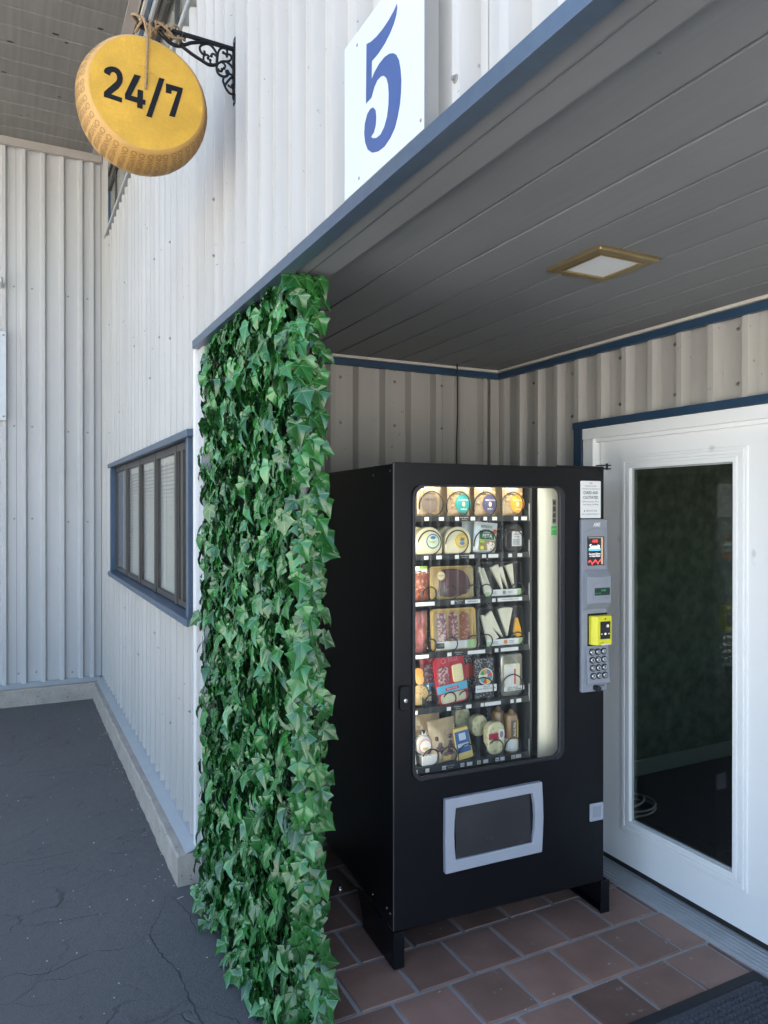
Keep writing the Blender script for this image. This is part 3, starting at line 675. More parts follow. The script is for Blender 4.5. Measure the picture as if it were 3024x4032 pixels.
# ------------------------------------------------------------------ scrolled iron bracket
YB = 2.71
bk = empty('sign_bracket', (0.757, YB, 3.17)); tag(bk, 'black scrolled iron bracket holding the cheese wheel sign', 'bracket')
SCROLL = {
 'top': ([(0.430, 3.379), (0.4813, 3.3785), (0.6178, 3.3777), (0.7516, 3.3743)], .0060), 'low': ([(0.4666, 3.3817), (0.494, 3.3507), (0.5218, 3.3325), (0.5433, 3.3287), (0.5607, 3.3326)], .0055),
 'low2': ([(0.5607, 3.3326), (0.6001, 3.3127), (0.6311, 3.3013), (0.6579, 3.2919), (0.6759, 3.2946), (0.6884, 3.3013)], .0048),
 'br': ([(0.5433, 3.3298), (0.5737, 3.3407), (0.5957, 3.3536), (0.6356, 3.3673), (0.6535, 3.3722)], .0050),
 's1': ([(0.5261, 3.3425), (0.5218, 3.3544), (0.5282, 3.365), (0.539, 3.3659), (0.5423, 3.3603), (0.5369, 3.3554)], .0032),
 's2': ([(0.5694, 3.3384), (0.5585, 3.3496), (0.5585, 3.3628), (0.5661, 3.369), (0.5738, 3.365), (0.5705, 3.3579)], .0032),
 'c1': ([(0.6423, 3.3379), (0.6445, 3.3296), (0.6367, 3.3252), (0.6278, 3.336), (0.6278, 3.3494), (0.64, 3.3607), (0.658, 3.367), (0.6737, 3.3602), (0.6873, 3.3438), (0.6919, 3.3361)], .0036),
 'st': ([(0.6914, 3.3382), (0.69, 3.3198), (0.6891, 3.3015)], .0045),
 'i1': ([(0.6568, 3.3151), (0.6591, 3.3224), (0.6512, 3.3259), (0.6422, 3.32), (0.64, 3.3082), (0.6433, 3.2968), (0.6557, 3.2928)], .0032),
 'i2': ([(0.6862, 3.3311), (0.6771, 3.3365), (0.6692, 3.332), (0.6687, 3.3263)], .0030), 'i3': ([(0.6647, 3.3094), (0.6658, 3.2996), (0.6737, 3.2966)], .0030),
 'r1': ([(0.693, 3.3364), (0.6964, 3.3531), (0.7078, 3.3665), (0.7239, 3.3676), (0.728, 3.3575), (0.7239, 3.3484), (0.7135, 3.3512)], .0034),
 'r2': ([(0.7284, 3.3383), (0.7243, 3.3485), (0.74, 3.3495), (0.7434, 3.3391), (0.7377, 3.3284), (0.7261, 3.3218), (0.7078, 3.3168), (0.6907, 3.302)], .0034),
 'o1': ([(0.6907, 3.2997), (0.6884, 3.2878), (0.6929, 3.271), (0.7055, 3.2631), (0.7215, 3.2651), (0.7319, 3.2746)], .0038), 'o2': ([(0.7261, 3.3207), (0.74, 3.3131), (0.7527, 3.2984)], .0036),
 'k1': ([(0.7055, 3.3145), (0.7169, 3.3103), (0.7208, 3.3011), (0.7165, 3.2943)], .0030), 'k2': ([(0.6941, 3.2871), (0.6998, 3.2792), (0.7078, 3.2813), (0.7082, 3.2875)], .0030),
 'k3': ([(0.7261, 3.2799), (0.7238, 3.2861), (0.7307, 3.2884), (0.7353, 3.2801), (0.7527, 3.2756)], .0034), 'b1': ([(0.7527, 3.2756), (0.7376, 3.2603), (0.7261, 3.2436), (0.7196, 3.2317)], .0036),
 'b2': ([(0.7158, 3.2624), (0.7123, 3.2468), (0.718, 3.2313), (0.7249, 3.2184), (0.7364, 3.2077), (0.7491, 3.2076), (0.7566, 3.2174)], .0036),
 'b3': ([(0.7538, 3.2441), (0.7445, 3.2398), (0.7503, 3.2295), (0.7399, 3.2313), (0.7295, 3.2366)], .0030)}
mb = MB()
for k_, (pts, r) in SCROLL.items():
    if k_ in ('top',): continue
    mb.tube(smoothpath([(x, YB, z) for x, z in pts], 4), r*1.25, 6)
    if k_ in ('s1', 's2', 'i1', 'i2', 'i3', 'r1', 'k1', 'k2', 'k3'):
        e = pts[-1] if k_ not in ('i1', 'i3', 'k3', 'r2') else pts[0]; mb.ball((e[0], YB, e[1]), 0.0058, 8, 5)
rel(mb, bk).build('scrollwork', 'iron', bk, smooth=True)
rel(MB().prism([(0.425, 3.384), (0.755, 3.380), (0.755, 3.3685), (0.425, 3.3725)], YB-0.007, YB+0.007, 'y'), bk).build('arm', 'iron', bk, bevel=0.001)
rel(MB().prism([(0.396, 3.393), (0.402, 3.394), (0.416, 3.374), (0.432, 3.364), (0.470, 3.3835), (0.474, 3.372), (0.43, 3.352), (0.412, 3.360)], YB-0.006, YB+0.006, 'y'), bk).build('finial', 'iron', bk, bevel=0.001)
rel(MB().prism([(0.7515, 3.205), (0.7555, 3.203), (0.7595, 3.190), (0.7575, 3.170), (0.7535, 3.1705), (0.7535, 3.190), (0.7500, 3.200), (0.7500, 3.385), (0.7535, 3.395), (0.7535, 3.4145), (0.7575, 3.415), (0.7595, 3.395), (0.7555, 3.383)], YB-0.014, YB+0.014, 'y'), bk).build('wall_plate', 'iron', bk)
for z in (3.404, 3.180): rel(MB().lathe([(0.0, -0.002), (0.0045, -0.0012), (0.005, 0.0005)], (0.7535, YB, z), 'x', 8), bk).build('screw', 'screw', bk)

# ------------------------------------------------------------------ hanging cheese wheel sign
CX, CZ, CYF, CYB, RF, RM = 0.428, 3.083, 2.622, 2.828, 0.192, 0.223
cw = empty('cheese_wheel_sign', (CX, 2.71, CZ - RM)); tag(cw, 'round yellow cheese wheel sign lettered 24/7 hanging from the bracket', 'sign')
CM = (CYF+CYB)/2
def rim_r(y):
    q = (y-CM)/((CYB-CYF)/2); return RF + (RM-RF)*(1-abs(q)**2.2)
def lump(a, h): return 0.0016*math.sin(3*a+1.0)+0.0012*math.sin(5*a+h*20)
prof = []
for i in range(25):
    y = CYF+0.006+(CYB-CYF-0.012)*i/24; prof.append((rim_r(y), y-CM))
n = 72
def wheel_mesh(pr):
    m_ = MB().lathe(pr, (0,0,0), 'y', n); vs_ = []
    for x, y, z in m_.v:
        r = math.hypot(x, z); a = math.atan2(z, x)
        k = 1+(lump(a, y)/max(r, .05) if r > .1 else 0); vs_.append((CX+x*k, CM+y, CZ+z*k))
    m_.v = vs_; return m_
rel(wheel_mesh([(RF-0.0045, CYF-CM+0.0012)] + [(RF-0.001, CYF-CM+0.0032)] + prof + [(RF-0.004, CYB-CM-.002), (0.10, CYB-CM), (0.0, CYB-CM)]), cw).build('rind', 'cheese_rind', cw, smooth=50)
rel(wheel_mesh([(0.0, CYF-CM)] + [(RF*q, CYF-CM + 0.0012*math.sin(q*9)*q) for q in (0.2, 0.4, 0.6, 0.75, 0.88, 0.95)] + [(RF-0.0042, CYF-CM+0.0010)]), cw).build('face', 'cheese_face', cw, smooth=60)
NUM = dict(two=[(0.2889, 3.1171), (0.2877, 3.1229), (0.2912, 3.1312), (0.3005, 3.1386), (0.3121, 3.1437), (0.326, 3.1443), (0.3377, 3.1388), (0.3448, 3.1284), (0.3478, 3.1144), (0.3466, 3.1017), (0.3412, 3.088), (0.333, 3.0747), (0.3096, 3.0503), (0.3451, 3.0465), (0.3446, 3.0313), (0.2876, 3.0369), (0.2876, 3.052), (0.3004, 3.0675), (0.3143, 3.0834), (0.326, 3.0975), (0.3295, 3.1071), (0.329, 3.1168), (0.3248, 3.1243), (0.3178, 3.1273), (0.312, 3.1245), (0.3078, 3.1185), (0.3069, 3.1114)],
 four=[(0.385, 3.1367), (0.4061, 3.1361), (0.3742, 3.0618), (0.3945, 3.0607), (0.3957, 3.0884), (0.4133, 3.088), (0.4125, 3.0585), (0.421, 3.0581), (0.4202, 3.0422), (0.412, 3.0426), (0.4113, 3.0262), (0.3938, 3.0274), (0.394, 3.0431), (0.3546, 3.0457), (0.3541, 3.0621)],
 slash=[(0.4667, 3.1471), (0.4846, 3.1468), (0.4415, 3.0042), (0.4233, 3.0049)],
 seven=[(0.4898, 3.1333), (0.5471, 3.1315), (0.546, 3.1215), (0.5191, 3.0239), (0.4998, 3.0245), (0.5277, 3.1146), (0.5087, 3.1154), (0.5074, 3.1015), (0.4887, 3.1019)])
for nm, pts in NUM.items():
    rel(MB().prism(pts, CYF-0.0024, CYF+0.0008, 'y'), cw).build('lettering', 'black_print', cw)
mb = MB(); words = ['PARMIGIANO', 'REGGIANO']
ncol = 46
for i in range(ncol):
    a0 = -2*math.pi*(i+random.uniform(-.12, .12))/ncol
    wd = words[i % 2]; v, f = text_verts(wd, 1.0, 0.02); w = text_w(wd, 0.02); L_ = 0.138 if i % 2 == 0 else 0.112; shift = (0.138-L_)/2
    pts = []
    for x, y in v:
        yy = CM - 0.020 - (x/w*L_) - shift; h = y/0.70*0.0200; r = rim_r(yy)+0.0006; a = a0 - h/0.21
        k = 1+lump(a, yy-CM)/r; pts.append((CX+r*k*math.cos(a), yy, CZ+r*k*math.sin(a)))
    mb.add(pts, f)
for i in range(-30, 31):                         # date stamp line low on the rind
    pass
rel(mb, cw).build('rind_lettering', 'cheese_print', cw)
# "12" in an oval near the back edge
mb = MB()
def on_rim(x, y, ac, yc): 
    yy = yc + y; a = ac + x/0.21; r = rim_r(yy)+0.0008; return (CX+r*math.cos(a), yy, CZ+r*math.sin(a))
v, f = text_verts('12', 0.030, 0.02); mb.add([on_rim(p[0], -p[1], R(-92), CYB-0.028) for p in v], f)
el = ellipse(0, 0, 0.026, 0.014, 24); el2 = ellipse(0, 0, 0.0242, 0.0122, 24)
mb.add([on_rim(x, y, R(-92), CYB-0.028) for x, y in el+el2], [(i, (i+1) % 24, 24+(i+1) % 24, 24+i) for i in range(24)])
rel(mb, cw).build('stamp', 'cheese_print', cw)

# ------------------------------------------------------------------ rope
rp = empty('twine_rope', (CX, YB, 3.29)); tag(rp, 'frayed jute rope tying the cheese wheel to the iron bracket', 'rope')
def twist(mb, path, r, turns_per_m=110, strands=3):
    P = [Vector(p) for p in path]; L_ = [0]
    for a, b in zip(P[:-1], P[1:]): L_.append(L_[-1]+(b-a).length)
    for s_ in range(strands):
        out = []; prev = None
        for i, p in enumerate(P):
            t = (P[min(i+1, len(P)-1)]-P[max(i-1, 0)]).normalized()
            if prev is None: u = t.cross(Vector((0.3, 0.2, 0.9))).normalized()
            else: u = (prev-t*prev.dot(t)).normalized()
            prev = u; w = t.cross(u); an = L_[i]*turns_per_m*2 + 2*math.pi*s_/strands
            out.append(p+(u*math.cos(an)+w*math.sin(an))*r*0.55)
        mb.tube(out, r*0.58, 5)
def dense(pts, step=0.0022):
    q = smoothpath(pts, 12); out = [q[0]]
    for p in q[1:]:
        d = (p-out[-1]).length
        while d > step:
            out.append(out[-1]+(p-out[-1]).normalized()*step); d = (p-out[-1]).length
    return out
rr = random.Random(21)
mb = MB(); twist(mb, dense([(0.415, YB-0.012, 3.388), (0.424, YB-0.04, 3.366), (0.4285, CYF+0.004, 3.283), (0.4275, CYF-0.0055, 3.268), (0.4255, CYF-0.0052, 3.20), (0.4235, CYF-0.0052, 3.14), (0.4215, CYF-0.0045, 3.094)]), 0.0044)
rel(mb, rp).build('front_strand', 'rope', rp, smooth=True)
mb = MB()
for i in range(8):                              # turns round the arm and through the wheel's top
    x = 0.425+i*0.011+rr.uniform(-.012, .012); dx = rr.uniform(-.045, .045); zt = 3.387+rr.uniform(0, .006); zb = 3.345+rr.uniform(-.03, .012); wy = 0.010+rr.uniform(0, .014)
    pts = [(x+dx*math.sin(t), YB+wy*math.cos(t)+rr.uniform(-.003, .003), (zt+zb)/2+(zt-zb)/2*math.sin(t)) for t in [2*math.pi*k/10 for k in range(11)]]
    twist(mb, dense(pts, 0.0035), 0.0040)
twist(mb, dense([(0.52, YB-0.012, 3.372), (0.535, YB-0.014, 3.392), (0.553, YB, 3.388), (0.556, YB+0.01, 3.36), (0.549, YB-0.006, 3.33)], 0.003), 0.0038)
twist(mb, dense([(0.50, YB-0.014, 3.350), (0.53, YB-0.016, 3.344), (0.56, YB-0.012, 3.352), (0.575, YB+.004, 3.357)], 0.003), 0.0036)
rel(mb, rp).build('knot_turns', 'rope', rp, smooth=True)
mb = MB()
for i in range(26):                              # loose fibres
    x = rr.uniform(0.41, 0.56); z = rr.uniform(3.335, 3.395); d = Vector((rr.uniform(-1, 1), rr.uniform(-1, .3), rr.uniform(-.8, .9))).normalized()*rr.uniform(.012, .04)
    p = Vector((x, YB-0.015, z)); mb.tube([p, p+d*.5+Vector((0,0,.003)), p+d], [.0006, .0005, .0003], 4)
for z, d in ((3.165, -0.022), (3.15, 0.028), (3.13, 0.010)):
    p = Vector((0.424, CYF-0.009, z)); mb.tube(smoothpath([p, p+Vector((d*.5, -.004, .001)), p+Vector((d, -.002, -.006 if d > 0 else .002)), p+Vector((d*1.3, -.001, -.012 if d > 0 else .001))], 3), .0006, 4)
rel(mb, rp).build('loose_fibres', 'rope', rp)

# ------------------------------------------------------------------ far wall sign and conduit stub
fsn = empty('wall_sign', (-0.33, 7.06, 2.42)); tag(fsn, 'plain white sign panel cut by the photo edge on the far wall', 'sign')
rel(MB().box(-0.66, -0.012, 7.052, 7.088, 2.418, 3.172), fsn).build('panel', 'sign_white', fsn, bevel=0.001)
for x, z in ((-0.03, 2.45), (-0.03, 3.14)): rel(MB().lathe([(0.0, -0.004), (0.009, -0.003), (0.010, 0.0)], (x, 7.052, z), 'y', 8), fsn).build('screw', 'screw', fsn)
cp = empty('conduit_stub', (-0.05, 7.08, 3.58)); tag(cp, 'short bent metal conduit on the far wall above the white sign', 'conduit')
rel(MB().tube(smoothpath([(-0.05, 7.10, 3.56), (-0.05, 7.03, 3.56), (-0.05, 7.00, 3.575), (-0.052, 6.985, 3.61)], 5), 0.016, 10), cp).build('pipe', 'alu_dull', cp, smooth=True)

# ------------------------------------------------------------------ recessed ceiling light
cl = empty('ceiling_light', (1.662, 1.755, 2.432)); tag(cl, 'square brass framed recessed light in the alcove soffit', 'ceiling light')
o_ = [(-.121,-.121),(.121,-.121),(.121,.121),(-.121,.121)]; i_ = [(-.088,-.088),(.088,-.088),(.088,.088),(-.088,.088)]; i2_ = [(-.082,-.082),(.082,-.082),(.082,.082),(-.082,.082)]
MB().ring(o_, i_, -0.011, 0.004, 'z').build('frame', 'brass', cl, bevel=0.004)
MB().ring(i_, i2_, -0.014, 0.002, 'z').build('inner_rim', 'brass', cl, bevel=0.0015)
MB().box(-.083, .083, -.083, .083, -0.008, 0.001).build('lens', 'lens', cl)

# ------------------------------------------------------------------ doormat
dm = empty('doormat', (1.99, 1.40, 0.004)); tag(dm, 'dark grey waffle doormat with rubber border by the door', 'doormat')
mw, md = 0.769/2, 0.35
MB().ring([(-mw,-md),(mw,-md),(mw,md),(-mw,md)], [(-mw+.042,-md+.042),(mw-.042,-md+.042),(mw-.042,md-.042),(-mw+.042,md-.042)], 0.0, 0.0085, 'z').build('border', 'mat_rubber', dm, bevel=0.004)
MB().box(-mw+.041, mw-.041, -md+.041, md-.041, 0.0, 0.006).build('base', 'mat_pile', dm)
mb = MB(); rr = random.Random(5); x = -mw+.046
while x < mw-.056:
    y = -md+.046; i = 0
    while y < md-.056:
        h = 0.0130+rr.uniform(-.001, .001); c = 0.0030; w = 0.0150
        mb.add([(x,y,.005),(x+w,y,.005),(x+w,y+w,.005),(x,y+w,.005),(x+c,y+c,h),(x+w-c,y+c,h),(x+w-c,y+w-c,h),(x+c,y+w-c,h)], [(4,5,6,7),(0,1,5,4),(1,2,6,5),(2,3,7,6),(3,0,4,7)])
        y += 0.0215
    x += 0.0215
o = mb.build('waffle_blocks', 'mat_pile', dm); o['kind'] = 'stuff'

# ------------------------------------------------------------------ cables
pc = empty('power_cable', (2.115, 3.30, 1.83)); tag(pc, 'thin black cable dropping from the soffit behind the machine', 'cable')
rel(MB().tube(smoothpath([(2.115, 3.30, 2.436), (2.118, 3.30, 2.2), (2.112, 3.30, 2.0), (2.110, 3.295, 1.75), (2.112, 3.29, 1.4)], 8), 0.0042, 8), pc).build('cord', 'cable', pc, smooth=True)
rel(MB().lathe([(0.0, 2.4325), (0.022, 2.4325), (0.019, 2.4285), (0.006, 2.428)], (2.115, 3.30, 0), 'z', 16), pc).build('ceiling_plate', 'soffit', pc)
cc = empty('coiled_cord', (3.05, 3.05, 0)); tag(cc, 'pale cord coiled on the dark office floor behind the door glass', 'cord')
mb = MB()
for k_, (rx, ry, dx, dy) in enumerate(((.17, .12, 0, 0), (.15, .13, .04, .03), (.18, .10, -.03, .05))):
    mb.tube([(3.05+dx+rx*math.cos(a), 3.02+dy+ry*math.sin(a), 0.012+k_*.012) for a in [2*math.pi*q/40 for q in range(40)]], 0.006, 6, closed=True)
rel(mb, cc).build('loops', 'cable_white', cc, smooth=True)

# ================================================================== VENDING MACHINE (local: x across the front, y to the back, z up)
MW, MH, MD = 0.941, 1.830, 0.80
MROT = R(-3.546)
vm_ = empty('vending_machine', (1.2275, 2.3336, 0.0), MROT)
tag(vm_, 'tall black glass fronted vending machine with grey keypad panel', 'vending machine')
VMAT = Matrix.Translation((1.2275, 2.3336, 0.0)) @ Matrix.Rotation(MROT, 4, 'Z')
ZB = 0.150
# cabinet shell behind the door
mb = MB(); a, b = 0.012, MW-0.012
mb.box(a, a+0.02, 0.215, MD, ZB, MH-0.004); mb.box(b-0.02, b, 0.215, MD, ZB, MH-0.004)
mb.box(a+0.0205, b-0.0205, 0.215, MD, MH-0.024, MH-0.0045); mb.box(a+0.0205, b-0.0205, MD-0.02, MD-.0005, ZB, MH-0.0245); mb.box(a+0.0205, b-0.0205, 0.215, MD-0.0205, ZB+.0005, 0.60)
mb.build('cabinet', 'black', vm_, bevel=0.002)
# door: front skin with a rounded window hole, side skins
GO = rrect(0.0715, 0.740, 0.676, 1.7515, 0.045, 7); GI = rrect(0.0835, 0.7155, 0.690, 1.7435, 0.033, 7)
mb = MB(); OUT = rrect(0.0, MW, ZB-0.006, MH, 0.004, 7)
mb.ring(OUT, rrect(0.078, 0.726, 0.683, 1.7475, 0.040, 7), 0.0, 0.012)
door = mb.build('door', 'black', vm_, smooth=40, bevel=0.0045)
mb = MB(); mb.box(0.0, 0.006, 0.0122, 0.200, ZB, MH-0.006).box(MW-0.006, MW, 0.0122, 0.200, ZB, MH-0.006).box(0.0065, MW-0.0065, 0.0125, 0.200, MH-0.010, MH-0.004).box(0.0065, MW-0.0065, 0.0125, 0.2, ZB, ZB+.006)
mb.build('side_skin', 'black', door, bevel=0.0015)
MB().ring(GO, GI, -0.009, 0.006).build('gasket', 'gasket', door, smooth=40, bevel=0.003)
for cx, cz in ((0.094, 1.729), (0.717, 1.729), (0.717, 0.699), (0.094, 0.699)):
    sx = -1 if cx < .4 else 1; sz = 1 if cz > 1 else -1; pts = []
    path = [(cx, -0.006, cz+sz*0.0185)] if False else None
mb = MB().prism(rrect(0.082, 0.718, 0.6885, 1.745, 0.034, 7), 0.0015, 0.0055); mb.build('glass_pane', 'glass', door)
# corner pieces of the gasket
for sx, sz in ((0, 1), (1, 1), (1, 0), (0, 0)):
    cx = 0.1165 if sx == 0 else 0.695; cz = 1.7065 if sz else 0.721; pts = []
    a0 = {(0,1): 90, (1,1): 0, (1,0): 270, (0,0): 180}[(sx, sz)]
    pts_o = [(cx+0.0460*math.cos(R(a0+90*k/8)), cz+0.0460*math.sin(R(a0+90*k/8))) for k in range(9)]
    pts_i = [(cx+0.0315*math.cos(R(a0+90*k/8)), cz+0.0315*math.sin(R(a0+90*k/8))) for k in range(9)]
    MB().prism(pts_o+pts_i[::-1], -0.0115, -0.0085).build('gasket_corner', 'gasket', door, bevel=0.001)
MB().box(-0.0012, 0.0016, -0.0010, 0.0034, ZB, MH-0.002).build('edge_highlight', M('highlight_grey', (0.13, 0.13, 0.14), 0.3, 0.6, var=(3, 0.35)), door)  # pale metal strip added to draw the gloss highlight down the door edge
MB().box(0.0095, 0.0115, 0.2125, 0.2165, ZB, MH-0.006).build('seam_edge', M('seam_edge', (0.05, 0.05, 0.055), 0.4), vm_)  # highlight line along the seam, put in as a lighter grey strip
# legs: folded channel with a sloped cheek, foot pads
for sx in (0, 1):
    x0 = 0.0 if sx == 0 else MW-0.014; x1 = x0+0.042
    lg = MB().box(x0, x1, -0.002, 0.006, 0.012, ZB-0.007).prism([(0.0065, 0.012), (0.30, 0.012), (0.30, 0.05), (0.36, ZB-0.008), (0.0065, ZB-0.008)], (x0 if sx == 0 else x1-0.004), (x0+0.004 if sx == 0 else x1), 'x').box(x0+.0045, x1-.0045, 0.0065, 0.30, 0.012, 0.018)
    L_ = lg.build('leg', 'black', vm_, bevel=0.0012)
    for y in ((0.235, 0.62) if sx == 0 else (0.02, 0.62)):
        MB().lathe([(0.0, 0.0), (0.016, 0.0), (0.017, 0.005), (0.015, 0.009), (0.007, 0.010), (0.007, 0.02)], ((x0+x1)/2, y, 0.003), 'z', 16).build('foot', 'chrome', L_, smooth=40)
mb = MB().box(0.03, 0.05, 0.215, 0.24, 0.012, ZB); mb.build('leg_cheek', 'black', vm_)
# top hinge
hg = MB().box(0.72, MW+0.004, 0.006, 0.022, MH+0.001, MH+0.006).prism([(0.915, -0.012), (0.965, -0.014), (0.967, 0.004), (0.915, 0.02)], MH-0.006, MH-0.001, 'z').prism([(0.915, -0.012), (0.965, -0.014), (0.967, 0.004), (0.915, 0.02)], MH+0.008, MH+0.012, 'z').build('hinge', 'black_in', vm_)
MB().lathe([(0.0, -0.008), (0.005, -0.008), (0.005, 0.018), (0.0, 0.018)], (0.952, -0.004, MH), 'z', 10).build('pin', 'black_in', hg)
# interior liner
mb = MB(); mb.box(0.034, 0.060, 0.21, 0.74, 0.60, MH-0.03).box(0.79, 0.81, 0.02, 0.74, 0.60, MH-0.03).box(0.061, 0.789, 0.715, 0.739, 0.60, MH-0.03).box(0.061, 0.789, 0.21, 0.714, 0.601, 0.62).box(0.061, 0.789, 0.013, 0.714, MH-0.045, MH-0.03)
mb.build('liner', 'black_in', vm_)
lw = MB().box(0.692, 0.786, 0.100, 0.108, 0.625, 1.775).build('lit_side_panel', 'led_wall', vm_)
MB().box(0.7535, 0.7795, 0.0985, 0.0998, 1.555, 1.5925).build('green_sticker', M('green_sticker', (0.06, 0.42, 0.10), 0.45), lw)
mb = MB(); put_text(mb, 'energy', 0.7665, 1.580, y=0.0982, width=0.020); mb.build('lettering', 'paper', lw)
MB().box(0.7585, 0.7765, 0.0985, 0.0998, 1.6025, 1.7025).build('grey_sticker', M('grey_sticker', (0.26, 0.25, 0.22), 0.5), lw)
mb = MB()
for z0, z1 in ((1.607, 1.622), (1.628, 1.645), (1.652, 1.672), (1.680, 1.697)): mb.box(0.7605, 0.7745, 0.0978, 0.0984, z0, z1)
mb.build('pictogram', 'ink', lw)
mb = MB(); mb.box(0.655, 0.662, 0.104, 0.112, 0.63, 1.77); mb.build('side_post', 'tray', vm_)
mb = MB(); z = 0.70
while z < 1.70: mb.box(0.632, 0.636, 0.40, 0.402, z, z+0.010); z += 0.018
o = mb.build('slotted_upright', 'alu_dull', vm_); o['kind'] = 'stuff'

# trays, price rails and tags
RAILZ = [1.627, 1.480, 1.3048, 1.1058, 0.8965, 0.6725]
TRAYZ = [z+0.0055 for z in RAILZ]
trays = []
for i, z in enumerate(RAILZ):
    t = MB().box(0.064, 0.644, 0.112, 0.66, z+0.001, z+0.005).build('tray', 'tray', vm_); trays.append(t)
    MB().prism([(0.100, z-0.013), (0.1035, z+0.0095), (0.1105, z+0.0095), (0.108, z-0.013)], 0.064, 0.648, 'x').build('price_rail', 'tray', t, bevel=0.0008)
    MB().prism([(0.104, z+0.004), (0.104, z+0.02), (0.16, z+0.055), (0.56, z+0.055), (0.60, z+0.004)], 0.6445, 0.6465, 'x').build('side_lip', 'tray', t)
    MB().box(0.6475, 0.650, 0.102, 0.106, z-0.012, z+0.058).build('end_bracket', 'alu_dull', t)
tagmesh = None
def price_tag(row, u0, u1, txt=None, tilt=0.0):
    global tagmesh
    z = RAILZ[row]; t = trays[row]
    o = MB().prism([(u0, z-0.0095), (u1, z-0.0095), (u1, z+0.0045), (u0, z+0.0045)], 0.0962, 0.0970).build('price_tag', 'paper', t)
    if txt:
        mb = MB(); put_text(mb, txt, (u0+u1)/2, z-0.0025, y=0.0958, width=(u1-u0)*0.7, size=0.011 if len(txt) < 4 else None, bold=0.01)
        tx = mb.build('tag_lettering', 'ink', t)
TAGS = [[(.172, .190), (.233, .254), (.304, .320), (.372, .392), (.430, .446), (.470, .492), (.571, .590), (.606, .632)],
        [(.170, .188), (.222, .246), (.303, .320), (.366, .388), (.424, .442), (.452, .498), (.545, .562), (.588, .610)],
        [(.135, .215), (.285, .300), (.348, .415), (.470, .486), (.495, .610)],
        [(.135, .190), (.270, .288), (.360, .438), (.482, .498), (.510, .592)],
        [(.120, .142), (.268, .285), (.352, .376), (.418, .432), (.436, .510), (.555, .570), (.583, .606)],
        [(.126, .142), (.176, .192), (.248, .264), (.328, .344), (.356, .380), (.402, .418), (.430, .452), (.486, .502), (.508, .528), (.560, .576), (.580, .606)]]
NUMS = {5: {0: '60', 2: '63', 3: '64', 5: '65', 7: '66', 9: '67'}, 2: {2: 'BRESAOLA', 4: 'TASTE OF CENTRAL COAST'}}
for r, row in enumerate(TAGS):
    for k, (a, b) in enumerate(row): price_tag(r, a, b, NUMS.get(r, {}).get(k))
for r, u in ((0, .345), (1, .345), (2, .322), (3, .322), (4, .318), (5, .285)):
    mb = MB(); put_text(mb, 'Press Selection', u, RAILZ[r]+0.002, y=0.0985, width=0.036); put_text(mb, 'For Price', u, RAILZ[r]-0.0055, y=0.0978, width=0.020); mb.build('rail_lettering', 'paper', trays[r])
# spiral coils
def coil(row, u, r, front=0.112, pitch=0.062, turns=5, ph=-90, wire_r=0.0027, zc=None):
    zc = zc or TRAYZ[row] + r + 0.002; P = []; n = 26
    for k in range(int(turns*n)+1):
        a = R(ph)+2*math.pi*k/n; q = k/n
        y = front + pitch*(q if q > 1 else q**5)      # the first turn lies almost flat at the front
        P.append((u+r*math.cos(a), y, zc+r*math.sin(a)))
    MB().tube(P, wire_r, 5).build('coil', 'wire', vm_, smooth=True)
for u in (.212, .330, .452, .578): coil(0, u, 0.0475)
for u in (.205, .325, .452, .580): coil(1, u, 0.0460)
for row in (2, 3):
    for u in (.205, .297, .395, .455, .600): coil(row, u, 0.026)
for u in (.215, .292, .360): coil(4, u, 0.024)
for u in (.440, .578): coil(4, u, 0.046)
for u in (.120, .210, .290, .370, .500, .582): coil(5, u, 0.031)
for r, us in ((2, (.178, .238, .430)), (3, (.178, .238, .430)), (4, (.180, .245, .395, .520)), (5, (.160, .246, .335, .408, .462, .535))):      # black dividers between selections
    for u in us:
        z = TRAYZ[r]; MB().prism([(0.125, z), (0.125, z+0.035), (0.16, z+0.062), (0.60, z+0.062), (0.60, z)], u-0.001, u+0.001, 'x').build('divider', 'tray', trays[r])

# lamps of the machine: LED strips along the top and up the right side, behind the door frame
led = MB().box(0.10, 0.70, 0.028, 0.040, 1.762, 1.770).build('light_strip', M('led_strip', (0.9, 0.9, 0.8), 0.5, emit=((1.0, 0.95, 0.80), 0.8)), vm_)
def area(name, loc, rot, sx, sy, power, col=(1.0, 0.93, 0.76)):
    d = bpy.data.lights.new(name, 'AREA'); d.shape = 'RECTANGLE'; d.size = sx; d.size_y = sy; d.energy = power; d.color = col
    o = bpy.data.objects.new(name, d); COL.objects.link(o); o.parent = vm_; o.location = loc; o.rotation_euler = rot; return o
area('top_led', (0.38, 0.050, 1.765), (R(38), 0, 0), 0.60, 0.02, 0.20)
area('side_led', (0.735, 0.035, 1.22), (R(90), 0, R(40)), 0.02, 1.02, 0.10)
area('side_led_left', (0.070, 0.050, 1.22), (R(90), 0, R(-50)), 0.02, 1.02, 0.32)

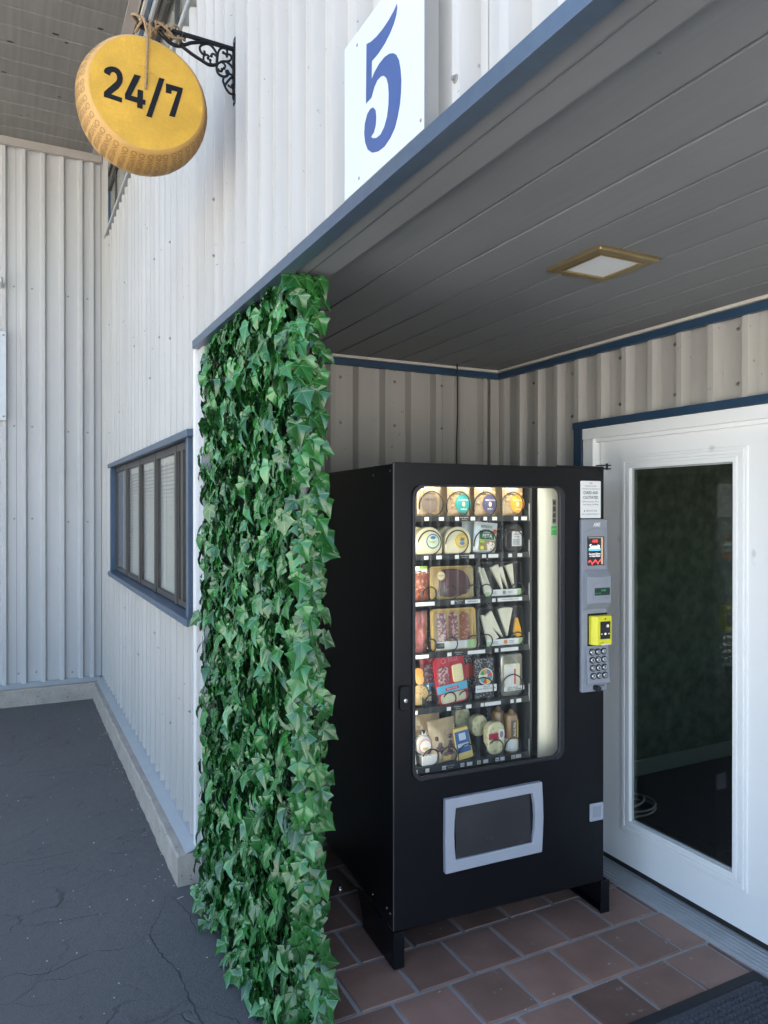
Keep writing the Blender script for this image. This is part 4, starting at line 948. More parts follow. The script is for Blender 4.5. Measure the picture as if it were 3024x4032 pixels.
# delivery bin
bn = empty('delivery_bin', (0, 0, 0), 0, vm_); bn['label'] = 'grey framed delivery bin with black flap'
bo = [(0.1994, 0.324), (0.300, 0.3255), (0.41, 0.327), (0.52, 0.3275), (0.6245, 0.328), (0.629, 0.40), (0.631, 0.465), (0.629, 0.53), (0.6245, 0.602), (0.52, 0.601), (0.41, 0.600), (0.30, 0.599), (0.1994, 0.598), (0.1985, 0.53), (0.198, 0.46), (0.1985, 0.39)]
bi = [(0.243, 0.3695), (0.31, 0.3695), (0.41, 0.371), (0.50, 0.372), (0.580, 0.373), (0.590, 0.42), (0.593, 0.468), (0.590, 0.515), (0.580, 0.564), (0.50, 0.563), (0.41, 0.562), (0.31, 0.561), (0.243, 0.560), (0.238, 0.51), (0.236, 0.465), (0.238, 0.42)]
MB().ring(bo, bi, -0.022, -0.0005).build('bin_frame', 'bin_grey', bn, bevel=0.004)
MB().prism([(-0.016, 0.372), (-0.004, 0.559), (-0.0015, 0.559), (-0.0105, 0.372)], 0.247, 0.577, 'x').build('bin_flap', 'flap', bn, bevel=0.0015)
MB().box(0.230, 0.598, -0.0012, -0.0004, 0.362, 0.570).build('bin_well', 'black_in', bn)
# coin return
MB().ring(rrect(0.867, 0.934, 0.399, 0.470, 0.004, 3), rrect(0.879, 0.922, 0.412, 0.457, 0.003, 3), -0.008, -0.0005).build('coin_return', 'bin_grey', vm_, bevel=0.0025)
MB().prism([(-0.0015, 0.411), (-0.0055, 0.411), (-0.0015, 0.458)], 0.878, 0.923, 'x').build('coin_cup', 'panel_grey', vm_)
# lock
lk = MB().prism(rrect(0.020, 0.056, 0.939, 1.028, 0.012, 5), -0.014, -0.0005).build('lock_plate', 'black_in', vm_, bevel=0.004)
MB().lathe([(0.0, -0.004), (0.0075, -0.0035), (0.009, 0.0)], (0.040, -0.0145, 0.976), 'y', 14).build('lock_cylinder', 'chrome', lk, smooth=40)
# notice
nt = MB().prism(rrect(0.8212, 0.9226, 1.6255, 1.7755, 0.004, 3), -0.0016, -0.0004).build('notice', 'paper', vm_)
mb = MB(); NX = 0.8719
for tx, z, w, bo_ in (('THIS', 1.766, .016, .0), ('VENDING MACHINE', 1.7545, .058, .0), ('IS OWNED AND OPERATED BY', 1.743, .088, .0), ('CURED AND', 1.7275, .073, .018), ('CULTIVATED', 1.7085, .075, .018), ('825 Riverside Ave, STE 5', 1.692, .080, .0), ('Paso Robles, CA 93446', 1.680, .074, .0), ('(805) 423 1652', 1.655, .053, .0), ('www.curedandcultivated.com', 1.642, .087, .0)):
    put_text(mb, tx, NX + (0.004 if tx.startswith('(') else 0), z, y=-0.0019, width=w, bold=bo_, size=0.016 if bo_ else None)
mb.prism(ellipse(0.8405, 1.6545, 0.003, 0.0026, 8), -0.0019, -0.0018)
mb.build('lettering', 'ink', nt)

# control panel
cp_ = empty('control_panel', (0, 0, 0), 0, vm_); cp_['label'] = 'grey control column with screen, keypad and card reader'
PX0, PX1, PZ0, PZ1 = 0.8165, 0.9445, 0.927, 1.6215
MB().prism(rrect(PX0, PX1, PZ0, PZ1, 0.006, 4), -0.016, -0.0006).build('housing', 'panel_grey', cp_, bevel=0.003)
mb = MB(); put_text(mb, 'AMS', 0.890, 1.599, y=-0.0166, width=0.034, bold=0.03, shear=0.25, size=0.022); mb.build('lettering', 'paper', cp_)
# arched recess frame with the backlit picture
arch = lambda x0, x1, z, h, n=8: [(x0+(x1-x0)*k/n, z+h*math.sin(math.pi*k/n)) for k in range(n+1)]
MB().prism([(0.836, 1.421), (0.9335, 1.421)] + arch(0.9335, 0.836, 1.573, 0.012), -0.019, -0.0155).build('screen_surround', 'panel_grey', cp_, bevel=0.0025)
MB().ring(rrect(0.8415, 0.9225, 1.4355, 1.5515, 0.001, 2), rrect(0.8445, 0.9195, 1.4385, 1.5485, 0.001, 2), -0.0225, -0.0185).build('screen_bezel', 'gasket', cp_)
scr = MB().box(0.8445, 0.9195, -0.0206, -0.0196, 1.4385, 1.5485).build('screen', M('screen_black', (0.02, 0.02, 0.022), 0.25, emit=((0.10, 0.11, 0.13), 0.02)), cp_)
MB().box(0.909, 0.9188, -0.0212, -0.0208, 1.439, 1.548).box(0.8447, 0.909, -0.0212, -0.0208, 1.5455, 1.5483).build('screen_edge', M('screen_edge', (0.35, 0.25, 0.16), 0.4, emit=((0.9, 0.6, 0.4), 0.06)), cp_)
E_red = M('screen_red', (0.7, 0.05, 0.05), 0.4, emit=((1.0, 0.09, 0.07), 0.16)); E_wht = M('screen_white', (0.8, 0.8, 0.8), 0.4, emit=((1.0, 0.98, 0.95), 0.20)); E_cy = M('screen_cyan', (0.08, 0.4, 0.5), 0.4, emit=((0.12, 0.55, 0.75), 0.10))
mb = MB(); put_text(mb, 'AMS', 0.8775, 1.533, y=-0.0213, width=0.028, bold=0.03, size=0.016); mb.build('lettering', E_red, cp_)
MB().prism(rrect(0.8455, 0.907, 1.494, 1.505, 0.004, 3), -0.0212, -0.0208).build('screen_glow', E_cy, cp_)
mb = MB(); put_text(mb, 'Sensit', 0.8765, 1.5105, y=-0.0216, width=0.052, bold=0.02, size=0.026); put_text(mb, 'Guaranteed Delivery', 0.8765, 1.482, y=-0.0213, width=0.058, size=0.0105); put_text(mb, 'or Instant Refund', 0.8775, 1.4735, y=-0.0213, width=0.052, size=0.0105); mb.build('lettering', E_wht, cp_)
rb = [(0.8455+0.062*k/16, 1.452+0.006*math.sin(k*0.9)+0.003*(k/16)) for k in range(17)]
MB().prism(rb + [(x, z-0.007-0.003*math.sin(k*1.7)) for k, (x, z) in reversed(list(enumerate(rb)))], -0.0213, -0.0209).build('red_ribbon', E_red, cp_)
# bulged display section
def bulge(z): 
    t = (z-1.2575)/(1.4195-1.2575); return -0.016 - 0.024*min(1, min(t, 1-t)/0.16)
zz = [1.2575, 1.270, 1.2835, 1.300, 1.34, 1.38, 1.3935, 1.407, 1.4195]
mb = MB(); xsn = [0.820, 0.8235, 0.850, 0.885, 0.920, 0.9415, 0.9445]
vv = [(x, bulge(z)*(1.0 if 1 <= i <= 5 else 1.0) - (0.004*math.sin(math.pi*(x-.82)/.1245)) if 1 <= i <= 5 else -0.016, z + (0.004*math.sin(math.pi*(x-.82)/.1245)*(1 if z < 1.3 else (-1 if z > 1.39 else 0)))) for z in zz for i, x in enumerate(xsn)]
m_ = len(xsn); mb.add(vv, [(j*m_+i, j*m_+i+1, (j+1)*m_+i+1, (j+1)*m_+i) for j in range(len(zz)-1) for i in range(m_-1)])
mb.build('display_hood', 'panel_grey', cp_, smooth=35)
MB().prism([(0.850, 1.306), (0.9375, 1.306)] + arch(0.9375, 0.850, 1.3605, 0.011), -0.0462, -0.0430).build('display_surround', 'panel_grey', cp_, bevel=0.002)
MB().box(0.856, 0.9315, -0.0468, -0.0460, 1.3175, 1.3475).build('display', M('display_green', (0.01, 0.035, 0.022), 0.25), cp_)
mb = MB(); put_text(mb, '0.00', 0.900, 1.337, y=-0.0471, width=0.022, size=0.010); put_text(mb, 'SELECT ITEM', 0.872, 1.3255, y=-0.0471, width=0.026, size=0.006); mb.build('lettering', M('display_text', (0.05, 0.4, 0.2), 0.4, emit=((0.12, 0.85, 0.45), 0.06)), cp_)
# card reader
MB().box(0.845, 0.9425, -0.0185, -0.0155, 1.113, 1.242).build('reader_mount', 'black_in', cp_)
body = [(0.8485, -0.018), (0.8485, -0.036), (0.868, -0.052), (0.935, -0.052), (0.9405, -0.048), (0.9405, -0.018)]
cr = MB().prism(body, 1.119, 1.235, 'z').build('card_reader', 'yellow', cp_, bevel=0.0035)
scr2 = MB().box(0.879, 0.929, -0.0528, -0.0520, 1.143, 1.2135).build('reader_screen', 'gasket', cp_)
mb = MB()
mb.box(0.9005, 0.9075, -0.0533, -0.0529, 1.160, 1.167)
mb.prism([(0.884, 1.1635), (0.8875, 1.1665), (0.8875, 1.1605)], -0.0533, -0.0529); mb.prism([(0.9245, 1.1635), (0.921, 1.1665), (0.921, 1.1605)], -0.0533, -0.0529)
mb.ring(rrect(0.911, 0.9205, 1.190, 1.1995, 0.003, 3), rrect(0.9125, 0.919, 1.1915, 1.198, 0.002, 3), -0.0533, -0.0529)
mb.build('reader_icons', E_wht, cp_)
mb = MB().box(0.880, 0.898, -0.0523, -0.0520, 1.1265, 1.1285).prism(ellipse(0.904, 1.2235, 0.004, 0.003, 10), -0.0523, -0.0520); mb.build('reader_marks', 'ink', cp_)
MB().prism([(0.885, 1.1185), (0.93, 1.1185), (0.925, 1.1235), (0.89, 1.1235)], -0.0525, -0.049).build('tap_light', 'paper', cp_)
# keypad
MB().prism([(-0.017, 1.1135), (-0.021, 1.1135), (-0.034, 0.962), (-0.017, 0.958)], 0.836, 0.9435, 'x').build('keypad_plate', 'panel_grey', cp_, bevel=0.002)
keys = ['1','2','3','4','5','6','7','8','9','*','0','#']
for k, ch in enumerate(keys):
    c, r = k % 3, k // 3; x = 0.8605+c*0.0290; z = 1.0885-r*0.0315; y = -0.0235-(1.1135-z)/0.1515*0.0130
    kb = MB().lathe([(0.0, -0.0055), (0.0085, -0.0052), (0.0105, -0.003), (0.0112, 0.002)], (x, y, z), 'y', 16).build('key', 'chrome', cp_, smooth=40)
    MB().lathe([(0.0118, -0.0018), (0.0136, -0.0016), (0.0140, 0.002)], (x, y, z), 'y', 16).build('key_ring', 'gasket', cp_, smooth=40)
    mb = MB(); put_text(mb, ch, x, z, y=y-0.0062, size=0.014, bold=0.02); mb.build('lettering', 'ink', cp_)
MB().lathe([(0.0, -0.028), (0.0105, -0.027), (0.0115, -0.018), (0.0115, 0.0)], (0.883, -0.016, 0.943), 'y', 18).build('lock_knob', 'gasket', cp_, smooth=40)
MB().box(0.906, 0.934, -0.0185, -0.0155, 0.945, 0.9545).build('coin_slot_plate', 'panel_grey', cp_, bevel=0.001); MB().box(0.911, 0.930, -0.0192, -0.0186, 0.948, 0.951).build('coin_slot', 'ink', cp_)
for x, z in ((0.006, 1.815), (0.006, 0.20)):
    pass
for y, z in ((0.03, 1.80), (0.185, 1.79), (0.03, 0.20), (0.06, 0.205), (0.195, 0.19)):
    MB().lathe([(0.0, -0.0025), (0.004, -0.002), (0.0045, 0.0)], (0.0, y, z), 'x', 8).build('rivet', 'screw', vm_)

# ================================================================== GOODS ON THE TRAYS (each one a thing of its own)
def prod(name, label, cat, u, v, z, yaw=0.0, group=None, lean=0.0):
    p = VMAT @ Vector((u, v, z)); o = empty(name, p, 0); o.rotation_euler = (lean, 0, MROT+yaw); tag(o, label, cat, group); return o
_mc = {}
def CM_(name, col, rough=0.5, metal=0.0, **k):
    if name not in _mc: _mc[name] = M(name, col, rough, metal, **k)
    return _mc[name]
kraft = lambda: CM_('kraft_film', (0.34, 0.235, 0.13), 0.28, var=(60, 0.2), coat=0.5)
cream = lambda: CM_('pale_cheese', (0.80, 0.72, 0.48), 0.4, var=(14, 0.03), coat=0.3)
ivory = lambda: CM_('ivory_cheese', (0.80, 0.75, 0.58), 0.45, var=(30, 0.05))
tray_blk = lambda: CM_('black_tray', (0.012, 0.012, 0.013), 0.22)
def disc(o, x, z, r, y, mat, name='round_label', rz=None): return MB().prism(ellipse(x, z, r, rz or r, 26), y-0.0006, y).build(name, mat, o)
def card(o, x0, x1, z0, z1, y, mat, name='label_card', r=0.002): return MB().prism(rrect(x0, x1, z0, z1, r, 2), y-0.0006, y).build(name, mat, o)
def words(o, lines, y, mat='ink'):
    mb = MB()
    for tx, x, z, w in lines: put_text(mb, tx, x, z, y=y, width=w, bold=0.012)
    return mb.build('lettering', mat, o)

# row 1: four nut pouches
TOPG = 'nut pouches on the top tray'
for k, (u, nm, col, txt, sub) in enumerate(((.209, 'brown grey', (0.16, 0.12, 0.10), 'PIEDRAS', ''), (.342, 'teal', (0.02, 0.27, 0.27), 'ALMONDS', 'mitica'), (.462, 'dark purple', (0.07, 0.065, 0.15), 'MARCONAS', 'MITICA'), (.592, 'orange', (0.72, 0.30, 0.02), 'MARCONAS', 'mitica'))):
    o = prod('nut_pouch', f'clear kraft pouch of nuts with round {nm} label on the top tray', 'pouch', u, 0.140, TRAYZ[0]+.001, random.uniform(-.05, .05), TOPG)
    MB().pillow(0.100, 0.150, 0.030, seal=0.12, wob=0.25).build('bag', kraft(), o, smooth=True)
    mb = MB(); rr = random.Random(k)
    for q in range(26):
        x, z = rr.uniform(-.038, .038), rr.uniform(.012, .098); m2 = MB().ball((0,0,0), (0.0065, 0.0035, 0.0095), 7, 5); a = rr.uniform(0, 3)
        mb.add([(x+p[0]*math.cos(a)-p[2]*math.sin(a), -0.0125*(1-(x/.055)**4)+p[1], z+p[0]*math.sin(a)+p[2]*math.cos(a)) for p in m2.v], m2.f)
    ob = mb.build('nuts', CM_('nut', (0.42, 0.27, 0.13), 0.4, var=(90, 0.3)), o, smooth=True); ob['kind'] = 'stuff'
    lx = 0.012 if k else -0.002
    disc(o, lx, 0.050, 0.034, -0.0178, CM_('lab_'+nm.replace(' ', '_'), col, 0.4), rz=0.037)
    words(o, [(txt, lx+.002, 0.064, 0.046)] + ([(sub, lx+.002, 0.029, 0.026)] if sub else []), -0.0190, CM_('lab_txt', (0.75, 0.72, 0.65), 0.5) if k else 'ink')
    if k: MB().ball((lx+.002, -0.0178, 0.047), (0.0075, 0.0022, 0.0105), 10, 6).build('printed_nut', CM_('nutprint', (0.78, 0.58, 0.36), 0.5), o, smooth=True)
# pouches queued behind the front ones
for k, u in enumerate((.196, .331, .452, .580)):
    o = prod('nut_pouch', f'kraft nut pouch standing behind the front pouch, place {["one", "two", "three", "four"][k]} of the top tray', 'pouch', u, 0.205, TRAYZ[0]+.001, 0.08, TOPG)
    MB().pillow(0.100, 0.150, 0.026, seal=0.12, wob=0.25).build('bag', kraft(), o, smooth=True)

# row 2
def dome_cheese(label, u, col, ring, mid, v=0.140, w=0.112, h=0.107, name='wrapped_cheese', z=None):
    o = prod(name, label, 'cheese', u, v, TRAYZ[1]+.001, random.uniform(-.06, .06), 'wrapped cheese pieces on the second tray')
    pts = [(-w/2, 0.006), (-w/2+.006, 0.0), (w/2-.006, 0.0), (w/2, 0.006), (w/2, h*0.50)] + [(w/2*math.cos(a), h*0.50+h*0.50*math.sin(a)) for a in [math.pi*k/12 for k in range(1, 12)]] + [(-w/2, h*0.50)]
    MB().prism(pts, -0.016, 0.020).build('piece', col, o, bevel=0.006, smooth=50)
    if ring:
        disc(o, 0.014, 0.052, 0.0285, -0.0165, ring, 'label_rim'); disc(o, 0.014, 0.052, 0.0240, -0.0172, mid)
    return o
o = dome_cheese('white wrapped cheese with blue rimmed round label on the second tray', .207, cream(), CM_('blue_rim', (0.05, 0.16, 0.40), 0.4), CM_('pale_green', (0.60, 0.70, 0.50), 0.4))
disc(o, 0.014, 0.066, 0.0115, -0.0178, CM_('blue_rim', (0.05, 0.16, 0.40), 0.4), 'blue_oval', 0.006); mb = MB(); put_text(mb, 'Istara', 0.014, 0.050, y=-0.0178, width=0.034, bold=.01); mb.build('lettering', CM_('brown_ink', (0.35, 0.22, 0.12), 0.5), o)
o = dome_cheese('white wrapped cheese with gold round label on the second tray', .334, cream(), CM_('gold_rim', (0.62, 0.42, 0.05), 0.4), CM_('gold_mid', (0.72, 0.52, 0.12), 0.4))
MB().prism(ellipse(0.016, 0.042, 0.011, 0.007, 14), -0.0184, -0.0178).build('blue_mark', CM_('blue_print', (0.08, 0.22, 0.50), 0.4), o); MB().prism([(0.006, 0.055), (0.012, 0.066), (0.020, 0.062), (0.026, 0.066), (0.024, 0.052), (0.012, 0.05)], -0.0184, -0.0178).build('animal_mark', CM_('grey_print', (0.15, 0.15, 0.18), 0.5), o)
dome_cheese('white cheese waiting behind the blue labelled one', .178, cream(), None, None, v=0.195, w=0.10)
dome_cheese('white cheese waiting behind the gold labelled one', .318, cream(), None, None, v=0.195, w=0.10)
o = prod('feta_bag', 'white and green bag of organic feta leaning on the second tray', 'bag', .455, 0.136, TRAYZ[1]+.002, 0.0, None)
o.rotation_euler = (0, R(5), MROT)
MB().pillow(0.104, 0.122, 0.026, seal=0.10, wob=0.2).build('bag', CM_('white_film', (0.74, 0.78, 0.78), 0.25, coat=0.5), o, smooth=True)
card(o, -0.034, 0.034, 0.054, 0.088, -0.0136, CM_('feta_green', (0.03, 0.13, 0.05), 0.4), 'green_panel')
card(o, -0.034, 0.046, 0.010, 0.052, -0.0138, CM_('feta_photo', (0.30, 0.26, 0.14), 0.4, var=(60, .3)), 'food_photo')
MB().prism(ellipse(0.022, 0.028, 0.020, 0.018, 16), -0.0152, -0.0146).build('plate_print', CM_('feta_white', (0.8, 0.78, 0.72), 0.4, speck=(120, .56, (0.45, 0.03, 0.03))), o)
MB().prism(ellipse(-0.018, 0.020, 0.008, 0.008, 12), -0.0152, -0.0146).build('lemon_print', 'yellow', o); card(o, -0.030, -0.012, 0.040, 0.050, -0.0148, CM_('lime', (0.35, 0.55, 0.05), 0.4), 'lime_print')
words(o, [('KOLIOS', -0.002, 0.1035, 0.048)], -0.0105); words(o, [('ORGANIC', -0.002, 0.0815, 0.030), ('FETA', 0.002, 0.0675, 0.044)], -0.0145, 'paper')
disc(o, 0.036, 0.088, 0.009, -0.0138, CM_('red_badge', (0.6, 0.10, 0.06), 0.4), 'red_badge')
o = prod('feta_bag', 'second feta bag showing its clear top behind the green one', 'bag', .432, 0.190, TRAYZ[1]+.002, 0.1)
MB().pillow(0.100, 0.134, 0.024, seal=0.16, wob=0.2).build('bag', CM_('white_film', (0.74, 0.78, 0.78), 0.25, coat=0.5), o, smooth=True)
o = prod('black_wrapped_cheese', 'black wax wrapped cheese with white label on the second tray', 'cheese', .591, 0.140, TRAYZ[1]+.001)
pts = rrect(-.043, .043, 0.0, 0.114, 0.030, 6)
MB().prism(pts, -0.016, 0.018).build('piece', CM_('black_wax', (0.030, 0.027, 0.027), 0.35, bump=(60, .3, .002)), o, bevel=0.006, smooth=50)
card(o, -0.012, 0.034, 0.026, 0.086, -0.0166, 'paper'); words(o, [('AMANTI', 0.011, 0.074, 0.030), ('chiriboga', 0.011, 0.064, 0.026)], -0.0178)
mb = MB()
for q in range(8): mb.box(-0.008, 0.028-(q % 3)*.003, -0.0178, -0.0173, 0.030+q*0.0033, 0.0312+q*0.0033)
ob = mb.build('small_print', 'ink', o); ob['kind'] = 'stuff'
disc(o, 0.008, 0.087, 0.006, -0.0168, CM_('red_badge', (0.6, 0.10, 0.06), 0.4), 'red_seal'); MB().prism([(-.012, .086), (-.012, .078), (-.005, .086)], -0.0178, -.0172).build('yellow_corner', 'yellow', o)

# rows 3 and 4: long packs
salami = lambda: CM_('salami', (0.30, 0.085, 0.05), 0.32, var=(120, 0.30), speck=(95, 0.58, (0.55, 0.30, 0.22)), coat=0.4)
marbled = lambda: CM_('marbled_salami', (0.24, 0.075, 0.085), 0.32, var=(120, 0.25), speck=(110, 0.52, (0.58, 0.40, 0.40)), coat=0.4)
bres = lambda: CM_('bresaola', (0.085, 0.024, 0.034), 0.30, var=(30, 0.35), coat=0.5)
gold = lambda: CM_('gold_board', (0.56, 0.38, 0.12), 0.35, 0.0, var=(30, 0.10), coat=0.4)
o = prod('salami_pack', 'coarse red salami pack with white header label, third tray', 'meat pack', .165, 0.135, TRAYZ[2]+.001)
MB().pillow(0.088, 0.118, 0.022, seal=0.0, wob=.3, z=.0).build('slices', salami(), o, smooth=True); card(o, -.036, .034, .104, .132, -.0055, 'paper'); card(o, .002, .034, .122, .132, -.0066, CM_('lime', (0.35, 0.55, 0.05), 0.4), 'green_mark'); words(o, [('SALAMI', -0.008, 0.112, 0.034)], -.0075)
o = prod('bresaola_pack', 'dark bresaola slices on a gold board, third tray', 'meat pack', .315, 0.132, TRAYZ[2]+.001, lean=R(-4))
MB().prism(rrect(-.100, .092, 0.0, 0.128, 0.012, 4), 0.0, 0.003).build('board', gold(), o)
pts = [(-.062, .03), (-.055, .014), (-.02, .008), (.03, .010), (.068, .022), (.075, .05), (.062, .085), (.035, .110), (0.0, .118), (-.040, .116), (-.062, .10), (-.058, .07)]
for k in range(5):
    MB().prism([(x*(1-.05*k)+k*.004-.004, z*(1-.03*k)+.003*k) for x, z in pts], -0.0028*(k+1), -0.0028*k-.0002).build('slice', bres(), o, bevel=.001)
disc(o, -.060, .092, .0185, -.0165, CM_('bres_rim', (0.70, 0.28, 0.12), 0.4), 'label_rim', .018); disc(o, -.060, .092, .0155, -.0172, CM_('bres_lab', (0.70, 0.64, 0.40), 0.4)); words(o, [('BRESAOLA', -.060, .092, .027)], -.0182)
MB().pillow(0.186, 0.124, 0.030, y=-.006, seal=.05, wob=.2).build('film', 'film', o, smooth=True)
def wedge_poly(cx, cz, ang, L_, half, n=5):
    """narrow cheese slice: point at (cx,cz), rind arc L_ away"""
    return [(cx, cz)] + [(cx+L_*math.cos(ang+half*(2*k/n-1)), cz+L_*math.sin(ang+half*(2*k/n-1))) for k in range(n+1)]
def cheese_tray(label, u, row, wedges, mark):
    o = prod('cheese_tray', label, 'cheese tray', u, 0.134, TRAYZ[row]+.001, lean=R(-4))
    MB().prism(rrect(-.108, .108, 0.0, 0.140 if row == 2 else .160, 0.014, 4), 0.0, 0.004).build('tray', tray_blk(), o)
    MB().ring(rrect(-.108, .108, 0.0, 0.140 if row == 2 else .160, 0.014, 4), rrect(-.101, .101, 0.007, 0.133 if row == 2 else .153, 0.012, 4), -0.016, 0.0).build('tray_wall', tray_blk(), o, bevel=.001)
    for p, m2 in wedges: MB().prism(p, -0.015, -0.001).build('wedge', m2, o, bevel=.0015)
    card(o, -.070, .100, .003, .028, -.0165, 'paper'); card(o, -.070, -.048, .003, .020, -.0172, CM_('lime_pale', (0.40, 0.62, 0.30), .4), 'green_mark'); card(o, .080, .099, .003, .026, -.0172, CM_('lime_pale', (0.40, 0.62, 0.30), .4), 'green_mark')
    disc(o, .018, .016, .009, -.0172, mark, 'maker_mark', .0075)
    mb = MB()
    for x in (-.030, .046): 
        for q in range(2): mb.box(x-.012, x+.012, -.0176, -.0171, .012+q*.006, .0135+q*.006)
    ob = mb.build('small_print', 'ink', o); ob['kind'] = 'stuff'
    MB().ring(rrect(-.106, .106, 0.002, 0.138 if row == 2 else .158, 0.014, 4), rrect(-.100, .100, 0.008, 0.132 if row == 2 else .152, 0.012, 4), -0.0195, -0.0165).build('lid_rim', 'film', o)
    return o
cheese_tray('black tray of four slim ivory cheese wedges, third tray', .5215, 2, [
    (wedge_poly(-.030, .010, R(118), .115, R(7)), ivory()), ([(-.094, .118), (-.086, .122), (-.040, .03), (-.068, .012)], ivory()),
    (wedge_poly(.016, .022, R(110), .108, R(10)), ivory()), (wedge_poly(.040, .028, R(112), .095, R(7)), ivory()), (wedge_poly(.070, .030, R(103), .100, R(10)), ivory())], CM_('grey_mark', (0.25, 0.30, 0.30), .5))
o = prod('ham_pack', 'pack of thin cured ham slices, fourth tray', 'meat pack', .160, 0.135, TRAYZ[3]+.001)
MB().pillow(0.080, 0.158, 0.024, seal=.04, wob=.5).build('slices', CM_('ham', (0.30, 0.09, 0.085), .3, var=(50, .35), streak=(60, 60, 8, .25), coat=.6), o, smooth=True)
MB().pillow(0.090, 0.166, 0.030, seal=.06, wob=.3).build('film', 'film', o, smooth=True)
o = prod('salami_trio_pack', 'three rows of sliced salami on a gold tray, fourth tray', 'meat pack', .318, 0.132, TRAYZ[3]+.001, lean=R(-4))
MB().prism(rrect(-.098, .096, 0.0, 0.162, 0.014, 4), 0.0, 0.004).build('board', gold(), o)
MB().ring(rrect(-.098, .096, 0.0, 0.162, 0.014, 4), rrect(-.091, .089, 0.007, 0.155, 0.012, 4), -0.012, 0.0).build('tray_wall', gold(), o, bevel=.001)
for x, m2 in ((-.052, marbled()), (-.002, marbled()), (.048, salami())):
    for q in range(8):
        z = .128-q*.0145; MB().prism(ellipse(x+random.uniform(-.001, .001), z, .0205, .0195, 18), -0.004-.0012*q, -0.0025-.0012*q).build('slice', m2, o)
card(o, -.086, .086, .006, .036, -.0155, 'paper'); card(o, -.083, -.050, .010, .032, -.0162, CM_('dark_mark', (0.02, 0.025, 0.02), .4), 'dark_mark'); card(o, .050, .085, .007, .035, -.0162, CM_('lime_pale', (0.40, 0.62, 0.30), .4), 'green_mark')
MB().pillow(0.184, 0.158, 0.036, y=-.004, seal=.03, wob=.15).build('film', 'film', o, smooth=True)
cheese_tray('black tray of cheese wedges with one orange wedge, fourth tray', .528, 3, [
    ([(-.088, .126), (-.078, .128), (-.010, .035), (-.060, .012)], ivory()), (wedge_poly(.010, .035, R(128), .118, R(13)), ivory()), (wedge_poly(.030, .038, R(92), .115, R(17)), ivory()),
    ([(.062, .052), (.078, .030), (.098, .036), (.096, .062), (.082, .108), (.074, .108)], CM_('orange_cheese', (0.85, 0.42, 0.03), .4))], CM_('orange_mark', (0.75, 0.28, 0.05), .5))

# row 5
o = prod('cracker_pack', 'round seeded crackers in a clear pack, fifth tray', 'crackers', .168, 0.136, TRAYZ[4]+.001)
for x, z, r, nm in ((.002, .045, .040, 'cracker'), (-.004, .128, .023, 'dried_fruit'), (.004, .104, .019, 'dried_fruit')):
    MB().lathe([(0, -.004), (r*.9, -.0035), (r, 0), (r*.9, .004), (0, .0045)], (x, 0, z), 'y', 20).build(nm, CM_('cracker', (0.56, 0.40, 0.18), .7, speck=(160, .58, (.32, .2, .09))) if nm == 'cracker' else CM_('apricot', (0.72, 0.36, 0.08), .4), o, smooth=40)
MB().pillow(0.086, 0.165, 0.030, seal=.06, wob=.2).build('film', 'film', o, smooth=True)
def snack_pack(label, u, v, yaw):
    o = prod('snack_pack', label, 'snack pack', u, v, TRAYZ[4]+.001, yaw, 'red snack packs'); o.rotation_euler = (R(-3), R(-7) if v < .15 else R(-5), MROT+yaw)
    red = CM_('red_card', (0.50, 0.025, 0.045), .35, coat=.3)
    outl = rrect(-.068, .068, 0.0, 0.192, 0.026, 6)
    MB().prism(outl, -.004, .004).build('card', red, o, bevel=.001)
    MB().prism(rrect(-.056, -.010, .082, .150, .008, 4), -.0105, -.004).build('salami_window', marbled(), o, bevel=.002); MB().prism(rrect(.008, .054, .082, .150, .008, 4), -.0105, -.004).build('cheese_window', CM_('snack_cheese', (0.80, 0.70, 0.40), .25), o, bevel=.002)
    card(o, -.067, .067, .048, .078, -.0050, CM_('sky_band', (0.10, 0.42, 0.62), .4), 'blue_band'); card(o, -.030, .028, .056, .067, -.0058, red, 'red_box'); words(o, [('SNACK PACK', -.001, .0615, .046)], -.0068, 'paper')
    MB().prism(rrect(-.056, .054, .008, .045, .012, 4), -.0105, -.004).build('cracker_window', CM_('snack_cracker', (0.62, 0.57, 0.40), .4, var=(50, .15)), o, bevel=.003)
    MB().ring(ellipse(-.024, .172, .011, .011, 16), ellipse(-.024, .172, .008, .008, 16), -.0052, -.0042).build('flower_mark', CM_('pink_print', (0.65, 0.25, 0.28), .5), o)
    words(o, [('OLLI', .018, .172, .040)], -.0052, CM_('pink_print', (0.65, 0.25, 0.28), .5))
snack_pack('red snack pack with salami and cheese windows and a blue band', .316, 0.130, 0)
snack_pack('red snack pack half hidden behind the front one', .282, 0.185, -.1)
o = prod('caviar_box', 'clear box of caviar with bright round label, fifth tray', 'box', .456, 0.134, TRAYZ[4]+.004)
MB().prism(rrect(-.048, .048, 0, .168, .006, 3), -.012, .014).build('box', 'film', o, bevel=.002); MB().prism(rrect(-.044, .044, .004, .163, .006, 3), -.002, .008).build('filling', CM_('dark_fill', (0.035, 0.035, 0.04), .25, speck=(150, .55, (.35, .35, .36)), coat=.5), o)
disc(o, .0, .092, .033, -.0126, CM_('lab_cream', (0.80, 0.72, 0.55), .4), 'label_rim')
cols = [(0.7, .05, .04), (.06, .25, .55), (.75, .35, .03), (.05, .35, .15), (.75, .7, .6), (.08, .45, .6), (.65, .08, .06), (.8, .6, .05), (.1, .3, .5)]
